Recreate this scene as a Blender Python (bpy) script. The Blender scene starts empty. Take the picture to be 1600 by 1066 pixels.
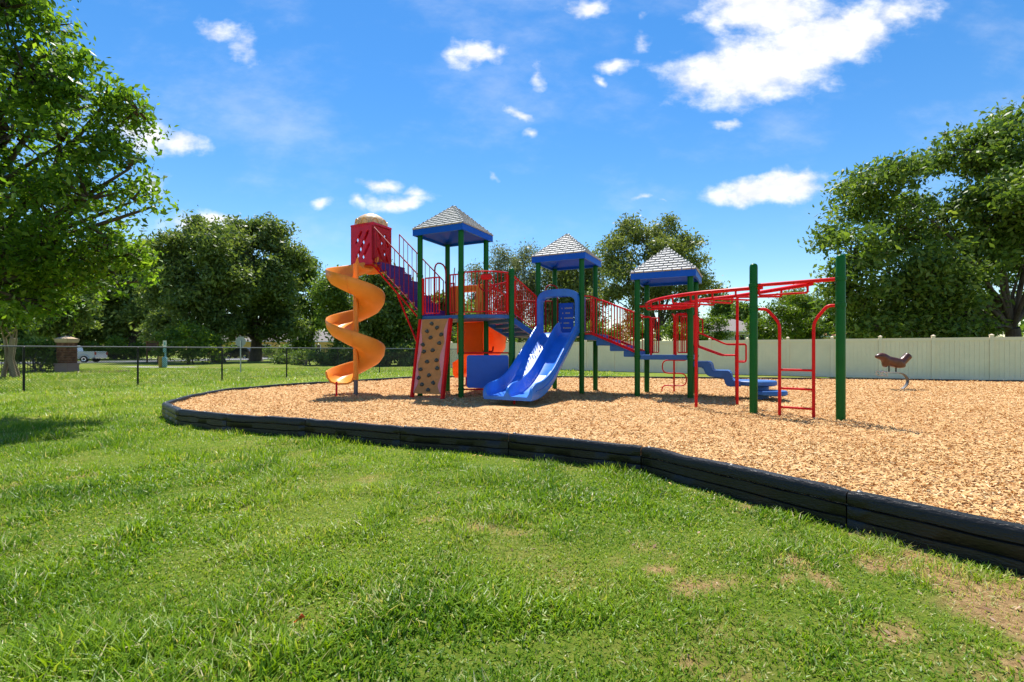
import bpy, math, random
import numpy as np
from mathutils import Vector, Matrix, Euler

random.seed(7)
rng = np.random.default_rng(7)
S = bpy.context.scene
COL = S.collection
R = math.radians

# ------------------------------------------------------------------ camera
CAMZ = 1.256
FPX = 740.0
cam_d = bpy.data.cameras.new('camera')
cam_d.sensor_width = 36.0
cam_d.lens = FPX / 1600.0 * 36.0
cam_d.shift_y = 15.4 / 1600.0
cam_d.clip_start = 0.05
cam_d.clip_end = 3000
cam = bpy.data.objects.new('camera', cam_d)
COL.objects.link(cam)
cam.location = (0, 0, CAMZ)
cam.rotation_euler = (R(90), 0, 0)
S.camera = cam

# ------------------------------------------------------------------ light
SUN_EL = R(64)
SUN_AZ = math.atan2(-0.15, 1.0)          # from +Y, towards -X
S.view_settings.view_transform = 'Standard'
S.view_settings.look = 'None'
S.view_settings.gamma = 1.0
S.view_settings.use_curve_mapping = False
S.view_settings.exposure = 1.24
S.cycles.max_bounces = 6
S.cycles.diffuse_bounces = 3
S.cycles.glossy_bounces = 2
S.cycles.transmission_bounces = 3
sd = Vector((math.sin(SUN_AZ) * math.cos(SUN_EL), math.cos(SUN_AZ) * math.cos(SUN_EL), math.sin(SUN_EL)))
sun_d = bpy.data.lights.new('sun', 'SUN')
sun_d.energy = 3.45
sun_d.angle = R(0.53)
sun_d.color = (1.0, 0.955, 0.88)
sun = bpy.data.objects.new('sun', sun_d)
COL.objects.link(sun)
sun.location = (0, 0, 30)
sun.rotation_euler = sd.to_track_quat('Z', 'Y').to_euler()

world = bpy.data.worlds.new('World')
S.world = world
world.use_nodes = True
wn = world.node_tree.nodes
wl = world.node_tree.links
wn.clear()
w_out = wn.new('ShaderNodeOutputWorld')
w_bg = wn.new('ShaderNodeBackground')
w_bg.inputs['Strength'].default_value = 0.115
sky = wn.new('ShaderNodeTexSky')
sky.sky_type = 'NISHITA'
sky.sun_disc = False
sky.sun_elevation = SUN_EL
sky.sun_rotation = SUN_AZ
sky.altitude = 0
sky.air_density = 1.15
sky.dust_density = 0.05
sky.ozone_density = 3.0
hsv = wn.new('ShaderNodeHueSaturation')
hsv.inputs['Saturation'].default_value = 1.33
hsv.inputs['Value'].default_value = 0.62
hsv.inputs['Hue'].default_value = 0.502
wl.new(sky.outputs[0], hsv.inputs['Color'])

def wmath(op, a, b=None, c=None):
    n = wn.new('ShaderNodeMath'); n.operation = op
    for i, v in enumerate((a, b, c)):
        if v is None: continue
        if isinstance(v, (int, float)): n.inputs[i].default_value = v
        else: wl.new(v, n.inputs[i])
    return n.outputs[0]
tc = wn.new('ShaderNodeTexCoord')
sep = wn.new('ShaderNodeSeparateXYZ')
wl.new(tc.outputs['Generated'], sep.inputs[0])
ay = wmath('MAXIMUM', wmath('ABSOLUTE', sep.outputs['Y']), 0.02)
comb = wn.new('ShaderNodeCombineXYZ')
wl.new(wmath('DIVIDE', sep.outputs['X'], ay), comb.inputs[0])
wl.new(wmath('DIVIDE', sep.outputs['Z'], ay), comb.inputs[1])
# cumulus puffs: centre in degrees of the sky plane, half sizes, tilt
CLOUDS = [(1180,112,150,62,6),(1290,62,170,58,16),(1400,30,90,36,22),(1085,122,75,48,-8),(1200,20,130,50,0),
          (1205,298,108,28,5),(1150,304,70,20,4),(1245,282,55,20,4),
          (235,216,85,34,-4),(285,222,52,24,0),(200,200,50,40,0),(235,290,34,26,0),
          (590,287,46,14,6),(622,310,64,20,10),(648,292,28,14,0),
          (742,84,50,26,12),(716,92,26,20,0),(772,74,22,18,0),(838,118,20,24,0),(812,182,30,14,-10),(828,213,15,13,0),
          (345,52,44,22,-15),(382,72,26,30,-40),(330,48,26,18,0),(910,12,52,18,10),(1004,52,15,20,0),(1008,15,14,15,0),
          (1135,192,28,11,4),(305,350,88,22,6),(340,340,50,14,0),(499,320,20,9,0),(998,311,24,8,5),(935,126,15,8,0),
          (770,268,12,8,0),(1036,312,12,6,0),(560,318,20,8,0),(960,100,40,14,10),
          (-200,120,180,70,8),(-420,300,160,50,0),(1800,150,150,60,5),(2050,320,180,50,0),(700,-260,260,80,0),(1500,-300,220,90,10),(-100,-350,240,90,0)]
dmin = None
wob = wn.new('ShaderNodeTexNoise'); wob.inputs['Scale'].default_value = 9.0; wob.inputs['Detail'].default_value = 5.0
wl.new(comb.outputs[0], wob.inputs['Vector'])
wsub = wn.new('ShaderNodeVectorMath'); wsub.operation = 'SUBTRACT'; wsub.inputs[1].default_value = (0.5, 0.5, 0.5)
wl.new(wob.outputs['Color'], wsub.inputs[0])
wsc = wn.new('ShaderNodeVectorMath'); wsc.operation = 'SCALE'; wsc.inputs['Scale'].default_value = 0.085
wl.new(wsub.outputs[0], wsc.inputs[0])
wadd = wn.new('ShaderNodeVectorMath'); wadd.operation = 'ADD'
wl.new(comb.outputs[0], wadd.inputs[0]); wl.new(wsc.outputs[0], wadd.inputs[1])
for cx, cy, rx, ry, rot in CLOUDS:
    mp = wn.new('ShaderNodeMapping'); mp.vector_type = 'TEXTURE'
    mp.inputs['Location'].default_value = ((cx - 800) / FPX, (548.4 - cy) / FPX, 0)
    mp.inputs['Rotation'].default_value = (0, 0, R(rot))
    mp.inputs['Scale'].default_value = (rx / FPX, ry / FPX, 1)
    wl.new(wadd.outputs[0], mp.inputs['Vector'])
    sx = wn.new('ShaderNodeSeparateXYZ'); wl.new(mp.outputs[0], sx.inputs[0])
    cm = wmath('ADD', wmath('MULTIPLY', sx.outputs[0], sx.outputs[0]), wmath('MULTIPLY', sx.outputs[1], sx.outputs[1]))
    d = wmath('SQRT', cm)
    wt = 1.75 if rx > 100 else 1.0 if rx > 48 else (0.80 if rx > 27 else 0.62)
    F = wmath('MULTIPLY_ADD', d, -wt, wt)
    dmin = F if dmin is None else wmath('MAXIMUM', dmin, F)
n1 = wn.new('ShaderNodeTexNoise'); n1.inputs['Scale'].default_value = 13.0; n1.inputs['Detail'].default_value = 8.0; n1.inputs['Roughness'].default_value = 0.6
mpn = wn.new('ShaderNodeMapping'); mpn.inputs['Scale'].default_value = (1.0, 1.6, 1.0)
wl.new(comb.outputs[0], mpn.inputs['Vector']); wl.new(mpn.outputs[0], n1.inputs['Vector'])
dn = wmath('MULTIPLY_ADD', wmath('SUBTRACT', n1.outputs['Fac'], 0.5), 1.75, dmin)
mr = wn.new('ShaderNodeMapRange'); mr.interpolation_type = 'SMOOTHSTEP'
mr.inputs['From Min'].default_value = -0.02; mr.inputs['From Max'].default_value = 1.0
wl.new(dn, mr.inputs['Value'])
up = wmath('GREATER_THAN', sep.outputs['Z'], 0.0)
nv = wn.new('ShaderNodeTexNoise'); nv.inputs['Scale'].default_value = 2.6; nv.inputs['Detail'].default_value = 7.0; nv.inputs['Roughness'].default_value = 0.6
mpv = wn.new('ShaderNodeMapping'); mpv.inputs['Scale'].default_value = (1.0, 2.0, 1.0); mpv.inputs['Rotation'].default_value = (0, 0, R(25))
wl.new(comb.outputs[0], mpv.inputs['Vector']); wl.new(mpv.outputs[0], nv.inputs['Vector'])
vr = wn.new('ShaderNodeMapRange'); vr.interpolation_type = 'SMOOTHSTEP'
vr.inputs['From Min'].default_value = 0.46; vr.inputs['From Max'].default_value = 0.78; vr.inputs['To Max'].default_value = 0.28
wl.new(nv.outputs['Fac'], vr.inputs['Value'])
dens = wmath('MAXIMUM', mr.outputs['Result'], vr.outputs['Result'])
alpha = wmath('MULTIPLY', wmath('MULTIPLY', dens, up), 0.97)
n2 = wn.new('ShaderNodeTexNoise'); n2.inputs['Scale'].default_value = 9.0; n2.inputs['Detail'].default_value = 6.0
wl.new(comb.outputs[0], n2.inputs['Vector'])
cr = wn.new('ShaderNodeValToRGB')
cr.color_ramp.elements[0].position = 0.40; cr.color_ramp.elements[0].color = (3.5, 3.6, 3.8, 1)
cr.color_ramp.elements[1].position = 0.62; cr.color_ramp.elements[1].color = (4.5, 4.5, 4.5, 1)
wl.new(n1.outputs['Fac'], cr.inputs['Fac'])
mixc = wn.new('ShaderNodeMix'); mixc.data_type = 'RGBA'
wl.new(alpha, mixc.inputs[0]); wl.new(hsv.outputs[0], mixc.inputs[6]); wl.new(cr.outputs[0], mixc.inputs[7])
wl.new(mixc.outputs[2], w_bg.inputs['Color'])
wl.new(w_bg.outputs[0], w_out.inputs[0])

# ------------------------------------------------------------------ materials
def mat(name, col, rough=0.5, spec=0.4, var=0.0, vscale=6.0, col2=None, bump=0.0, bscale=40.0, coat=0.0, metal=0.0, stretch=(1, 1, 1), rvar=0.0, detail=6.0):
    m = bpy.data.materials.new(name); m.use_nodes = True
    nt = m.node_tree; n = nt.nodes; l = nt.links
    b = n['Principled BSDF']
    b.inputs['Roughness'].default_value = rough
    b.inputs['Specular IOR Level'].default_value = spec
    b.inputs['Metallic'].default_value = metal
    b.inputs['Coat Weight'].default_value = coat
    b.inputs['Coat Roughness'].default_value = 0.15
    c = (*col, 1)
    b.inputs['Base Color'].default_value = c
    g = n.new('ShaderNodeNewGeometry')
    mpp = n.new('ShaderNodeMapping'); mpp.inputs['Scale'].default_value = stretch
    l.new(g.outputs['Position'], mpp.inputs['Vector'])
    if var > 0 or col2:
        t = n.new('ShaderNodeTexNoise'); t.inputs['Scale'].default_value = vscale; t.inputs['Detail'].default_value = detail; t.inputs['Roughness'].default_value = 0.65
        l.new(mpp.outputs[0], t.inputs['Vector'])
        rp = n.new('ShaderNodeValToRGB')
        rp.color_ramp.elements[0].position = 0.32; rp.color_ramp.elements[1].position = 0.68
        if col2:
            rp.color_ramp.elements[0].color = c; rp.color_ramp.elements[1].color = (*col2, 1)
        else:
            rp.color_ramp.elements[0].color = tuple(x * (1 - var) for x in col) + (1,)
            rp.color_ramp.elements[1].color = tuple(min(1, x * (1 + var)) for x in col) + (1,)
        l.new(t.outputs['Fac'], rp.inputs['Fac']); l.new(rp.outputs[0], b.inputs['Base Color'])
        if rvar > 0:
            mr_ = n.new('ShaderNodeMapRange'); mr_.inputs['To Min'].default_value = max(0.02, rough - rvar); mr_.inputs['To Max'].default_value = min(1, rough + rvar)
            l.new(t.outputs['Fac'], mr_.inputs['Value']); l.new(mr_.outputs[0], b.inputs['Roughness'])
    if bump > 0:
        t2 = n.new('ShaderNodeTexNoise'); t2.inputs['Scale'].default_value = bscale; t2.inputs['Detail'].default_value = 5
        l.new(mpp.outputs[0], t2.inputs['Vector'])
        bp = n.new('ShaderNodeBump'); bp.inputs['Strength'].default_value = bump; bp.inputs['Distance'].default_value = 0.02
        l.new(t2.outputs['Fac'], bp.inputs['Height']); l.new(bp.outputs[0], b.inputs['Normal'])
    return m

def tint_mat(name, cols, rough=0.5, spec=0.3, trans=0.35, tcol=1.6, nscale=0.0, namp=0.35):
    """faces carry a 'tint' value that runs through the colours; thin leaves let light through"""
    m = bpy.data.materials.new(name); m.use_nodes = True
    nt = m.node_tree; n = nt.nodes; l = nt.links
    b = n['Principled BSDF']; out = n['Material Output']
    b.inputs['Roughness'].default_value = rough; b.inputs['Specular IOR Level'].default_value = spec
    a = n.new('ShaderNodeAttribute'); a.attribute_name = 'tint'
    fac = a.outputs['Fac']
    if nscale > 0:
        g = n.new('ShaderNodeNewGeometry')
        t = n.new('ShaderNodeTexNoise'); t.inputs['Scale'].default_value = nscale; t.inputs['Detail'].default_value = 3
        l.new(g.outputs['Position'], t.inputs['Vector'])
        s1 = n.new('ShaderNodeMath'); s1.operation = 'SUBTRACT'; s1.inputs[1].default_value = 0.5; l.new(t.outputs['Fac'], s1.inputs[0])
        s2 = n.new('ShaderNodeMath'); s2.operation = 'MULTIPLY_ADD'; s2.inputs[1].default_value = namp * 2; l.new(s1.outputs[0], s2.inputs[0]); l.new(fac, s2.inputs[2])
        fac = s2.outputs[0]
    rp = n.new('ShaderNodeValToRGB')
    while len(rp.color_ramp.elements) < len(cols): rp.color_ramp.elements.new(0.5)
    for i, c in enumerate(cols):
        e = rp.color_ramp.elements[i]; e.position = i / (len(cols) - 1); e.color = (*c, 1)
    l.new(fac, rp.inputs['Fac']); l.new(rp.outputs[0], b.inputs['Base Color'])
    if trans > 0:
        tr = n.new('ShaderNodeBsdfTranslucent')
        mul = n.new('ShaderNodeMix'); mul.data_type = 'RGBA'; mul.blend_type = 'MULTIPLY'; mul.inputs[0].default_value = 1.0
        l.new(rp.outputs[0], mul.inputs[6]); mul.inputs[7].default_value = (tcol * 1.05, tcol, tcol * 0.45, 1)
        l.new(mul.outputs[2], tr.inputs['Color'])
        mx = n.new('ShaderNodeMixShader'); mx.inputs[0].default_value = trans
        l.new(b.outputs[0], mx.inputs[1]); l.new(tr.outputs[0], mx.inputs[2]); l.new(mx.outputs[0], out.inputs[0])
    return m

M = {}
M['green'] = mat('green_post_paint', (0.002, 0.105, 0.012), 0.36, 0.22, var=0.12, vscale=3)
M['red'] = mat('red_paint', (0.68, 0.006, 0.008), 0.38, 0.2, var=0.1, vscale=4)
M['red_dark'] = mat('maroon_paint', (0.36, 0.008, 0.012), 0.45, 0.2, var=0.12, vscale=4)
M['blue'] = mat('blue_plastic', (0.003, 0.098, 0.60), 0.4, 0.2, var=0.1, vscale=2.5, rvar=0.08)
M['blue_deck'] = mat('blue_deck_coating', (0.025, 0.12, 0.36), 0.45, 0.4, var=0.15, vscale=5, bump=0.1, bscale=90)
M['blue_panel'] = mat('blue_panel', (0.004, 0.095, 0.50), 0.4, 0.4, var=0.08, vscale=3)
M['blue_slide'] = mat('blue_slide_plastic', (0.022, 0.175, 0.66), 0.33, 0.5, var=0.16, vscale=2.5, rvar=0.10)
M['purple'] = mat('purple_coating', (0.075, 0.018, 0.20), 0.42, 0.4, var=0.15, vscale=5)
M['orange'] = mat('orange_plastic', (0.96, 0.325, 0.045), 0.34, 0.3, var=0.10, vscale=2.2, rvar=0.12)
M['orange_deep'] = mat('deep_orange_plastic', (0.95, 0.175, 0.008), 0.32, 0.5, var=0.07, vscale=3)
M['pink'] = mat('magenta_plastic', (0.80, 0.035, 0.105), 0.4, 0.4, var=0.1, vscale=4)
M['scarlet'] = mat('scarlet_plastic', (0.72, 0.006, 0.010), 0.35, 0.4, var=0.08, vscale=4)
M['cream'] = mat('cream_plastic', (0.80, 0.58, 0.34), 0.45, 0.4, var=0.08, vscale=6)
M['tan'] = mat('tan_climbing_panel', (0.47, 0.225, 0.085), 0.55, 0.2, var=0.1, vscale=8, bump=0.15, bscale=60)
M['blush'] = mat('faded_pink_panel', (0.66, 0.26, 0.30), 0.55, 0.3, var=0.1, vscale=5)
M['hold'] = mat('grey_climbing_hold', (0.07, 0.085, 0.08), 0.7, 0.3, var=0.3, vscale=30, bump=0.3)
M['shingle'] = mat('pale_roof_shingle', (0.38, 0.375, 0.37), 0.6, 0.3, var=0.10, vscale=14)
M['grey_pipe'] = mat('grey_pipe', (0.10, 0.10, 0.12), 0.45, 0.5, var=0.1)
M['galv'] = mat('galvanised_steel', (0.42, 0.44, 0.46), 0.4, 0.5, metal=0.7, var=0.12, vscale=8)
M['black'] = mat('black_metal', (0.012, 0.013, 0.014), 0.45, 0.4)
M['wire'] = mat('black_wire', (0.02, 0.022, 0.02), 0.6, 0.3)
M['rail'] = mat('faded_black_rail', (0.10, 0.105, 0.10), 0.35, 0.5)
M['timber'] = mat('black_recycled_plastic', (0.009, 0.009, 0.0095), 0.40, 0.38, var=0.3, vscale=9, bump=0.35, bscale=30, stretch=(1, 1, 3), rvar=0.1)
M['bolt'] = mat('dull_bolt', (0.12, 0.12, 0.12), 0.5, 0.5, metal=0.5)
M['vinyl'] = mat('beige_vinyl', (0.91, 0.74, 0.54), 0.55, 0.2, var=0.05, vscale=1.5, bump=0.05)
M['bark'] = mat('oak_bark', (0.055, 0.042, 0.032), 0.9, 0.1, col2=(0.13, 0.105, 0.085), vscale=5, bump=0.9, bscale=14, stretch=(1, 1, 0.25))
M['bark_pale'] = mat('smooth_pale_bark', (0.20, 0.14, 0.085), 0.8, 0.2, col2=(0.32, 0.25, 0.17), vscale=4, bump=0.4, bscale=12, stretch=(1, 1, 0.3))
M['brown_rider'] = mat('brown_moulded_plastic', (0.085, 0.026, 0.013), 0.33, 0.5, var=0.3, vscale=10)
M['concrete'] = mat('pale_concrete', (0.42, 0.40, 0.37), 0.85, 0.2, var=0.12, vscale=2, bump=0.2)
M['asphalt'] = mat('sunbleached_asphalt', (0.26, 0.26, 0.265), 0.9, 0.2, var=0.15, vscale=1.5, bump=0.3)
M['brick'] = mat('brown_brick', (0.075, 0.026, 0.014), 0.85, 0.2, col2=(0.27, 0.115, 0.062), vscale=5.5, bump=0.4, detail=1.0)
M['mortar'] = mat('brick_mortar', (0.33, 0.28, 0.23), 0.9, 0.1, var=0.1)
M['stucco'] = mat('tan_stucco', (0.50, 0.37, 0.24), 0.85, 0.2, var=0.1, bump=0.3)
M['stonebase'] = mat('pinkish_cast_stone', (0.36, 0.25, 0.20), 0.8, 0.2, var=0.15, bump=0.3)
M['truck'] = mat('silver_blue_car_paint', (0.30, 0.36, 0.40), 0.25, 0.5, metal=0.3, coat=0.5, var=0.05)
M['car_dark'] = mat('black_car_paint', (0.010, 0.010, 0.012), 0.2, 0.5, coat=0.5)
M['glass'] = mat('dark_glass', (0.012, 0.015, 0.02), 0.06, 0.6)
M['rubber'] = mat('tyre_rubber', (0.012, 0.012, 0.012), 0.8, 0.2)
M['chrome'] = mat('bright_wheel_metal', (0.55, 0.55, 0.57), 0.25, 0.5, metal=0.9)
M['tail'] = mat('red_tail_lamp', (0.30, 0.02, 0.015), 0.2, 0.5)
M['yellow_wall'] = mat('yellow_stucco', (0.62, 0.43, 0.14), 0.85, 0.2, var=0.08, vscale=1)
M['white'] = mat('white_trim', (0.75, 0.75, 0.73), 0.6, 0.3, var=0.05)
M['greywall'] = mat('grey_stucco', (0.50, 0.50, 0.50), 0.85, 0.2, var=0.06)
M['roof_grey'] = mat('grey_asphalt_shingle', (0.24, 0.21, 0.19), 0.9, 0.2, var=0.2, vscale=6, bump=0.4)
M['roof_red'] = mat('faded_terracotta', (0.42, 0.19, 0.11), 0.85, 0.2, var=0.2, vscale=5, bump=0.4)
M['wood'] = mat('brown_stained_wood', (0.15, 0.060, 0.028), 0.7, 0.3, var=0.25, vscale=6, stretch=(1, 1, 0.3))
M['wood_dark'] = mat('weathered_brown_board', (0.10, 0.055, 0.040), 0.8, 0.2, var=0.2, vscale=6)
M['paleblue'] = mat('pale_blue_paint', (0.22, 0.42, 0.46), 0.5, 0.4, var=0.08)
M['yellow'] = mat('yellow_ochre_paint', (0.50, 0.30, 0.03), 0.5, 0.4, var=0.08)
M['signback'] = mat('bare_aluminium', (0.30, 0.32, 0.32), 0.5, 0.5, metal=0.4, var=0.1)
M['mulch'] = mat('dark_mulch', (0.06, 0.035, 0.025), 0.95, 0.1, col2=(0.16, 0.09, 0.06), vscale=8, bump=0.8)
M['marks'] = mat('pale_lettering', (0.55, 0.45, 0.30), 0.6, 0.3)
M['leafdry'] = mat('dry_orange_leaf', (0.55, 0.13, 0.03), 0.7, 0.2, var=0.3, vscale=60)

OAK = [(0.047, 0.088, 0.018), (0.086, 0.151, 0.026), (0.146, 0.221, 0.039), (0.234, 0.299, 0.072)]
M['leaf_near'] = tint_mat('oak_leaf_bright', [(0.041, 0.094, 0.010), (0.082, 0.170, 0.015), (0.147, 0.252, 0.024), (0.246, 0.340, 0.041)], 0.46, 0.3, 0.48, 2.0, 0.5, 0.25)
M['leaf_oak'] = tint_mat('oak_leaf', OAK, 0.48, 0.32, 0.40, 1.75, 0.35, 0.3)
M['leaf_dark'] = tint_mat('dark_oak_leaf', [(0.051, 0.089, 0.024), (0.097, 0.151, 0.038), (0.162, 0.223, 0.061), (0.270, 0.317, 0.115)], 0.48, 0.35, 0.38, 1.6, 0.3, 0.3)
M['leaf_grey'] = tint_mat('greyish_leaf', [(0.09, 0.115, 0.060), (0.15, 0.18, 0.092), (0.21, 0.24, 0.13), (0.30, 0.32, 0.19)], 0.5, 0.35, 0.30, 1.5, 0.3, 0.3)
M['leaf_olive'] = tint_mat('olive_leaf', [(0.075, 0.110, 0.031), (0.136, 0.179, 0.048), (0.212, 0.259, 0.075), (0.318, 0.356, 0.130)], 0.48, 0.35, 0.32, 1.6, 0.3, 0.3)
M['leaf_vine'] = tint_mat('fresh_green_leaf', [(0.035, 0.075, 0.008), (0.080, 0.150, 0.014), (0.140, 0.220, 0.020), (0.22, 0.29, 0.035)], 0.45, 0.35, 0.36, 1.7, 0.5, 0.3)
M['grass'] = tint_mat('grass_blade', [(0.047, 0.119, 0.005), (0.098, 0.205, 0.007), (0.169, 0.287, 0.011), (0.25, 0.365, 0.022), (0.406, 0.411, 0.119), (0.53, 0.464, 0.265)], 0.42, 0.3, 0.38, 1.5, 0.0)
M['chip'] = tint_mat('wood_chip', [(0.26, 0.120, 0.038), (0.49, 0.265, 0.092), (0.63, 0.378, 0.148), (0.70, 0.455, 0.205), (0.78, 0.60, 0.34)], 0.75, 0.2, 0.0)
M['litter'] = tint_mat('dry_leaf_litter', [(0.10, 0.05, 0.03), (0.28, 0.16, 0.10), (0.45, 0.30, 0.20), (0.5, 0.36, 0.28)], 0.8, 0.2, 0.1, 1.2)

def let_through(m, k):
    """thin moulded plastic that glows a little when the sun is behind it"""
    nt = m.node_tree; n = nt.nodes; l = nt.links; b = n['Principled BSDF']
    tr = n.new('ShaderNodeBsdfTranslucent'); mx = n.new('ShaderNodeMixShader'); mx.inputs[0].default_value = k
    l.new(b.inputs['Base Color'].links[0].from_socket, tr.inputs['Color'])
    l.new(b.outputs[0], mx.inputs[1]); l.new(tr.outputs[0], mx.inputs[2]); l.new(mx.outputs[0], n['Material Output'].inputs[0])
for nm, k in (('orange', 0.10), ('orange_deep', 0.36), ('pink', 0.12), ('scarlet', 0.25), ('cream', 0.25)): let_through(M[nm], k)

# ------------------------------------------------------------------ mesh helpers
W = {}          # world origin of each object (no rotations on parents)
def base_name(n): return n
def empty(name, loc, label=None, cat=None, group=None):
    o = bpy.data.objects.new(name, None); COL.objects.link(o)
    o.empty_display_size = 0.2
    o.location = loc; W[o] = Vector(loc)
    tag(o, label, cat, group)
    return o
def tag(o, label=None, cat=None, group=None, kind=None):
    if label: o['label'] = label
    if cat: o['category'] = cat
    if group: o['group'] = group
    if kind: o['kind'] = kind
    return o
def link_mesh(name, me, parent, loc, rot=None, scale=None):
    o = bpy.data.objects.new(name, me); COL.objects.link(o)
    pl = Vector((0, 0, 0))
    if parent is not None:
        o.parent = parent; pl = W[parent]
    o.location = Vector(loc) - pl
    if rot is not None: o.rotation_euler = rot
    if scale is not None: o.scale = scale
    W[o] = Vector(loc)
    return o

class MB:
    def __init__(s): s.v = []; s.f = []
    def add(s, vs, fs):
        k = len(s.v); s.v += [tuple(x) for x in vs]; s.f += [tuple(i + k for i in f) for f in fs]; return s
    def box(s, c, size, mx=None):
        c = Vector(c); h = Vector(size) / 2
        vs = [Vector((x, y, z)) for x in (-h.x, h.x) for y in (-h.y, h.y) for z in (-h.z, h.z)]
        vs = [(mx @ v if mx else v) + c for v in vs]
        return s.add(vs, [(0, 1, 3, 2), (4, 6, 7, 5), (0, 4, 5, 1), (2, 3, 7, 6), (0, 2, 6, 4), (1, 5, 7, 3)])
    def hexa(s, b, t):
        """b,t: four bottom and four top points, same order"""
        return s.add(list(b) + list(t), [(3, 2, 1, 0), (4, 5, 6, 7), (0, 1, 5, 4), (1, 2, 6, 5), (2, 3, 7, 6), (3, 0, 4, 7)])
    def slab(s, poly, z0, z1):
        n = len(poly)
        vs = [(p[0], p[1], z0) for p in poly] + [(p[0], p[1], z1) for p in poly]
        return s.add(vs, [tuple(reversed(range(n))), tuple(range(n, 2 * n))] + [(i, (i + 1) % n, n + (i + 1) % n, n + i) for i in range(n)])
    def tube(s, path, r, n=10, cap=True, r2=None):
        P = [Vector(p) for p in path]; m = len(P)
        k = len(s.v); prev = None
        for i, p in enumerate(P):
            d = (P[min(i + 1, m - 1)] - P[max(i - 1, 0)])
            if d.length < 1e-9: d = Vector((0, 0, 1))
            d.normalize()
            if prev is None:
                a = Vector((0, 0, 1)) if abs(d.z) < 0.9 else Vector((1, 0, 0))
                x = d.cross(a).normalized()
            else:
                x = (prev - d * prev.dot(d)).normalized()
            prev = x; y = d.cross(x)
            rr = r[i] if isinstance(r, (list, tuple)) else (r if r2 is None else r + (r2 - r) * i / (m - 1))
            for j in range(n):
                a = 2 * math.pi * j / n
                s.v.append(tuple(p + x * (rr * math.cos(a)) + y * (rr * math.sin(a))))
        for i in range(m - 1):
            for j in range(n):
                j2 = (j + 1) % n
                s.f.append((k + i * n + j, k + i * n + j2, k + (i + 1) * n + j2, k + (i + 1) * n + j))
        if cap:
            s.f.append(tuple(k + j for j in reversed(range(n)))); s.f.append(tuple(k + (m - 1) * n + j for j in range(n)))
        return s
    def lathe(s, c, prof, n=20):
        """prof: (r, z) from bottom to top round a vertical axis at c"""
        k = len(s.v); m = len(prof)
        for r, z in prof:
            for j in range(n):
                a = 2 * math.pi * j / n
                s.v.append((c[0] + r * math.cos(a), c[1] + r * math.sin(a), c[2] + z))
        for i in range(m - 1):
            for j in range(n):
                j2 = (j + 1) % n
                s.f.append((k + i * n + j, k + i * n + j2, k + (i + 1) * n + j2, k + (i + 1) * n + j))
        s.f.append(tuple(k + j for j in reversed(range(n)))); s.f.append(tuple(k + (m - 1) * n + j for j in range(n)))
        return s
    def sweep(s, rings, closed=True, cap=True):
        k = len(s.v); n = len(rings[0]); m = len(rings)
        for r in rings: s.v += [tuple(p) for p in r]
        for i in range(m - 1):
            for j in range(n if closed else n - 1):
                j2 = (j + 1) % n
                s.f.append((k + i * n + j, k + i * n + j2, k + (i + 1) * n + j2, k + (i + 1) * n + j))
        if cap and closed:
            s.f.append(tuple(k + j for j in reversed(range(n)))); s.f.append(tuple(k + (m - 1) * n + j for j in range(n)))
        return s
    def mesh(s, name, m, smooth=True, origin=None, angle=40):
        V = np.array(s.v, dtype=float)
        if origin is None:
            lo, hi = V.min(0), V.max(0); origin = Vector(((lo[0] + hi[0]) / 2, (lo[1] + hi[1]) / 2, lo[2]))
        V = V - np.array(origin)
        me = bpy.data.meshes.new(name)
        me.from_pydata(V.tolist(), [], s.f)
        me.materials.append(m)
        if smooth:
            me.polygons.foreach_set('use_smooth', [True] * len(me.polygons))
            me.set_sharp_from_angle(angle=R(angle))
        me.update()
        return me, Vector(origin)
    def build(s, name, m, parent=None, smooth=True, bevel=0.0, label=None, kind=None, flipfix=True, angle=40):
        me, o = s.mesh(name, m, smooth, angle=angle)
        if flipfix:
            import bmesh
            bm = bmesh.new(); bm.from_mesh(me)
            bmesh.ops.recalc_face_normals(bm, faces=bm.faces)
            if bevel > 0:
                bmesh.ops.bevel(bm, geom=[e for e in bm.edges if len(e.link_faces) == 2 and e.calc_face_angle(0) > R(30)], offset=bevel, segments=2, affect='EDGES', clamp_overlap=True)
            bm.to_mesh(me); bm.free()
            if bevel > 0 and smooth:
                me.polygons.foreach_set('use_smooth', [True] * len(me.polygons))
                me.set_sharp_from_angle(angle=R(50))
        ob = link_mesh(name, me, parent, o)
        if label: ob['label'] = label
        if kind: ob['kind'] = kind
        return ob

def arcpath(pts, rad=0.08, seg=4):
    """polyline with rounded corners"""
    P = [Vector(p) for p in pts]; out = [P[0]]
    for i in range(1, len(P) - 1):
        a, b, c = P[i - 1], P[i], P[i + 1]
        d1 = (a - b); d2 = (c - b); t = min(rad, d1.length * 0.49, d2.length * 0.49)
        s0 = b + d1.normalized() * t; s1 = b + d2.normalized() * t
        for k in range(seg + 1):
            u = k / seg
            out.append(s0 * (1 - u) ** 2 + b * 2 * u * (1 - u) + s1 * u * u)
    out.append(P[-1])
    return out

def fast_mesh(name, verts, nper, m, tint=None, quads=None):
    """many small faces of nper corners each, verts (n*nper,3); or explicit quads"""
    me = bpy.data.meshes.new(name)
    V = np.ascontiguousarray(verts, dtype=np.float32)
    nv = len(V); nf = nv // nper
    me.vertices.add(nv); me.vertices.foreach_set('co', V.ravel())
    me.loops.add(nv); me.loops.foreach_set('vertex_index', np.arange(nv, dtype=np.int32))
    me.polygons.add(nf)
    me.polygons.foreach_set('loop_start', np.arange(0, nv, nper, dtype=np.int32))
    me.update(calc_edges=True)
    if tint is not None:
        at = me.attributes.new('tint', 'FLOAT', 'FACE'); at.data.foreach_set('value', np.ascontiguousarray(tint, dtype=np.float32))
    me.materials.append(m)
    return me

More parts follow.
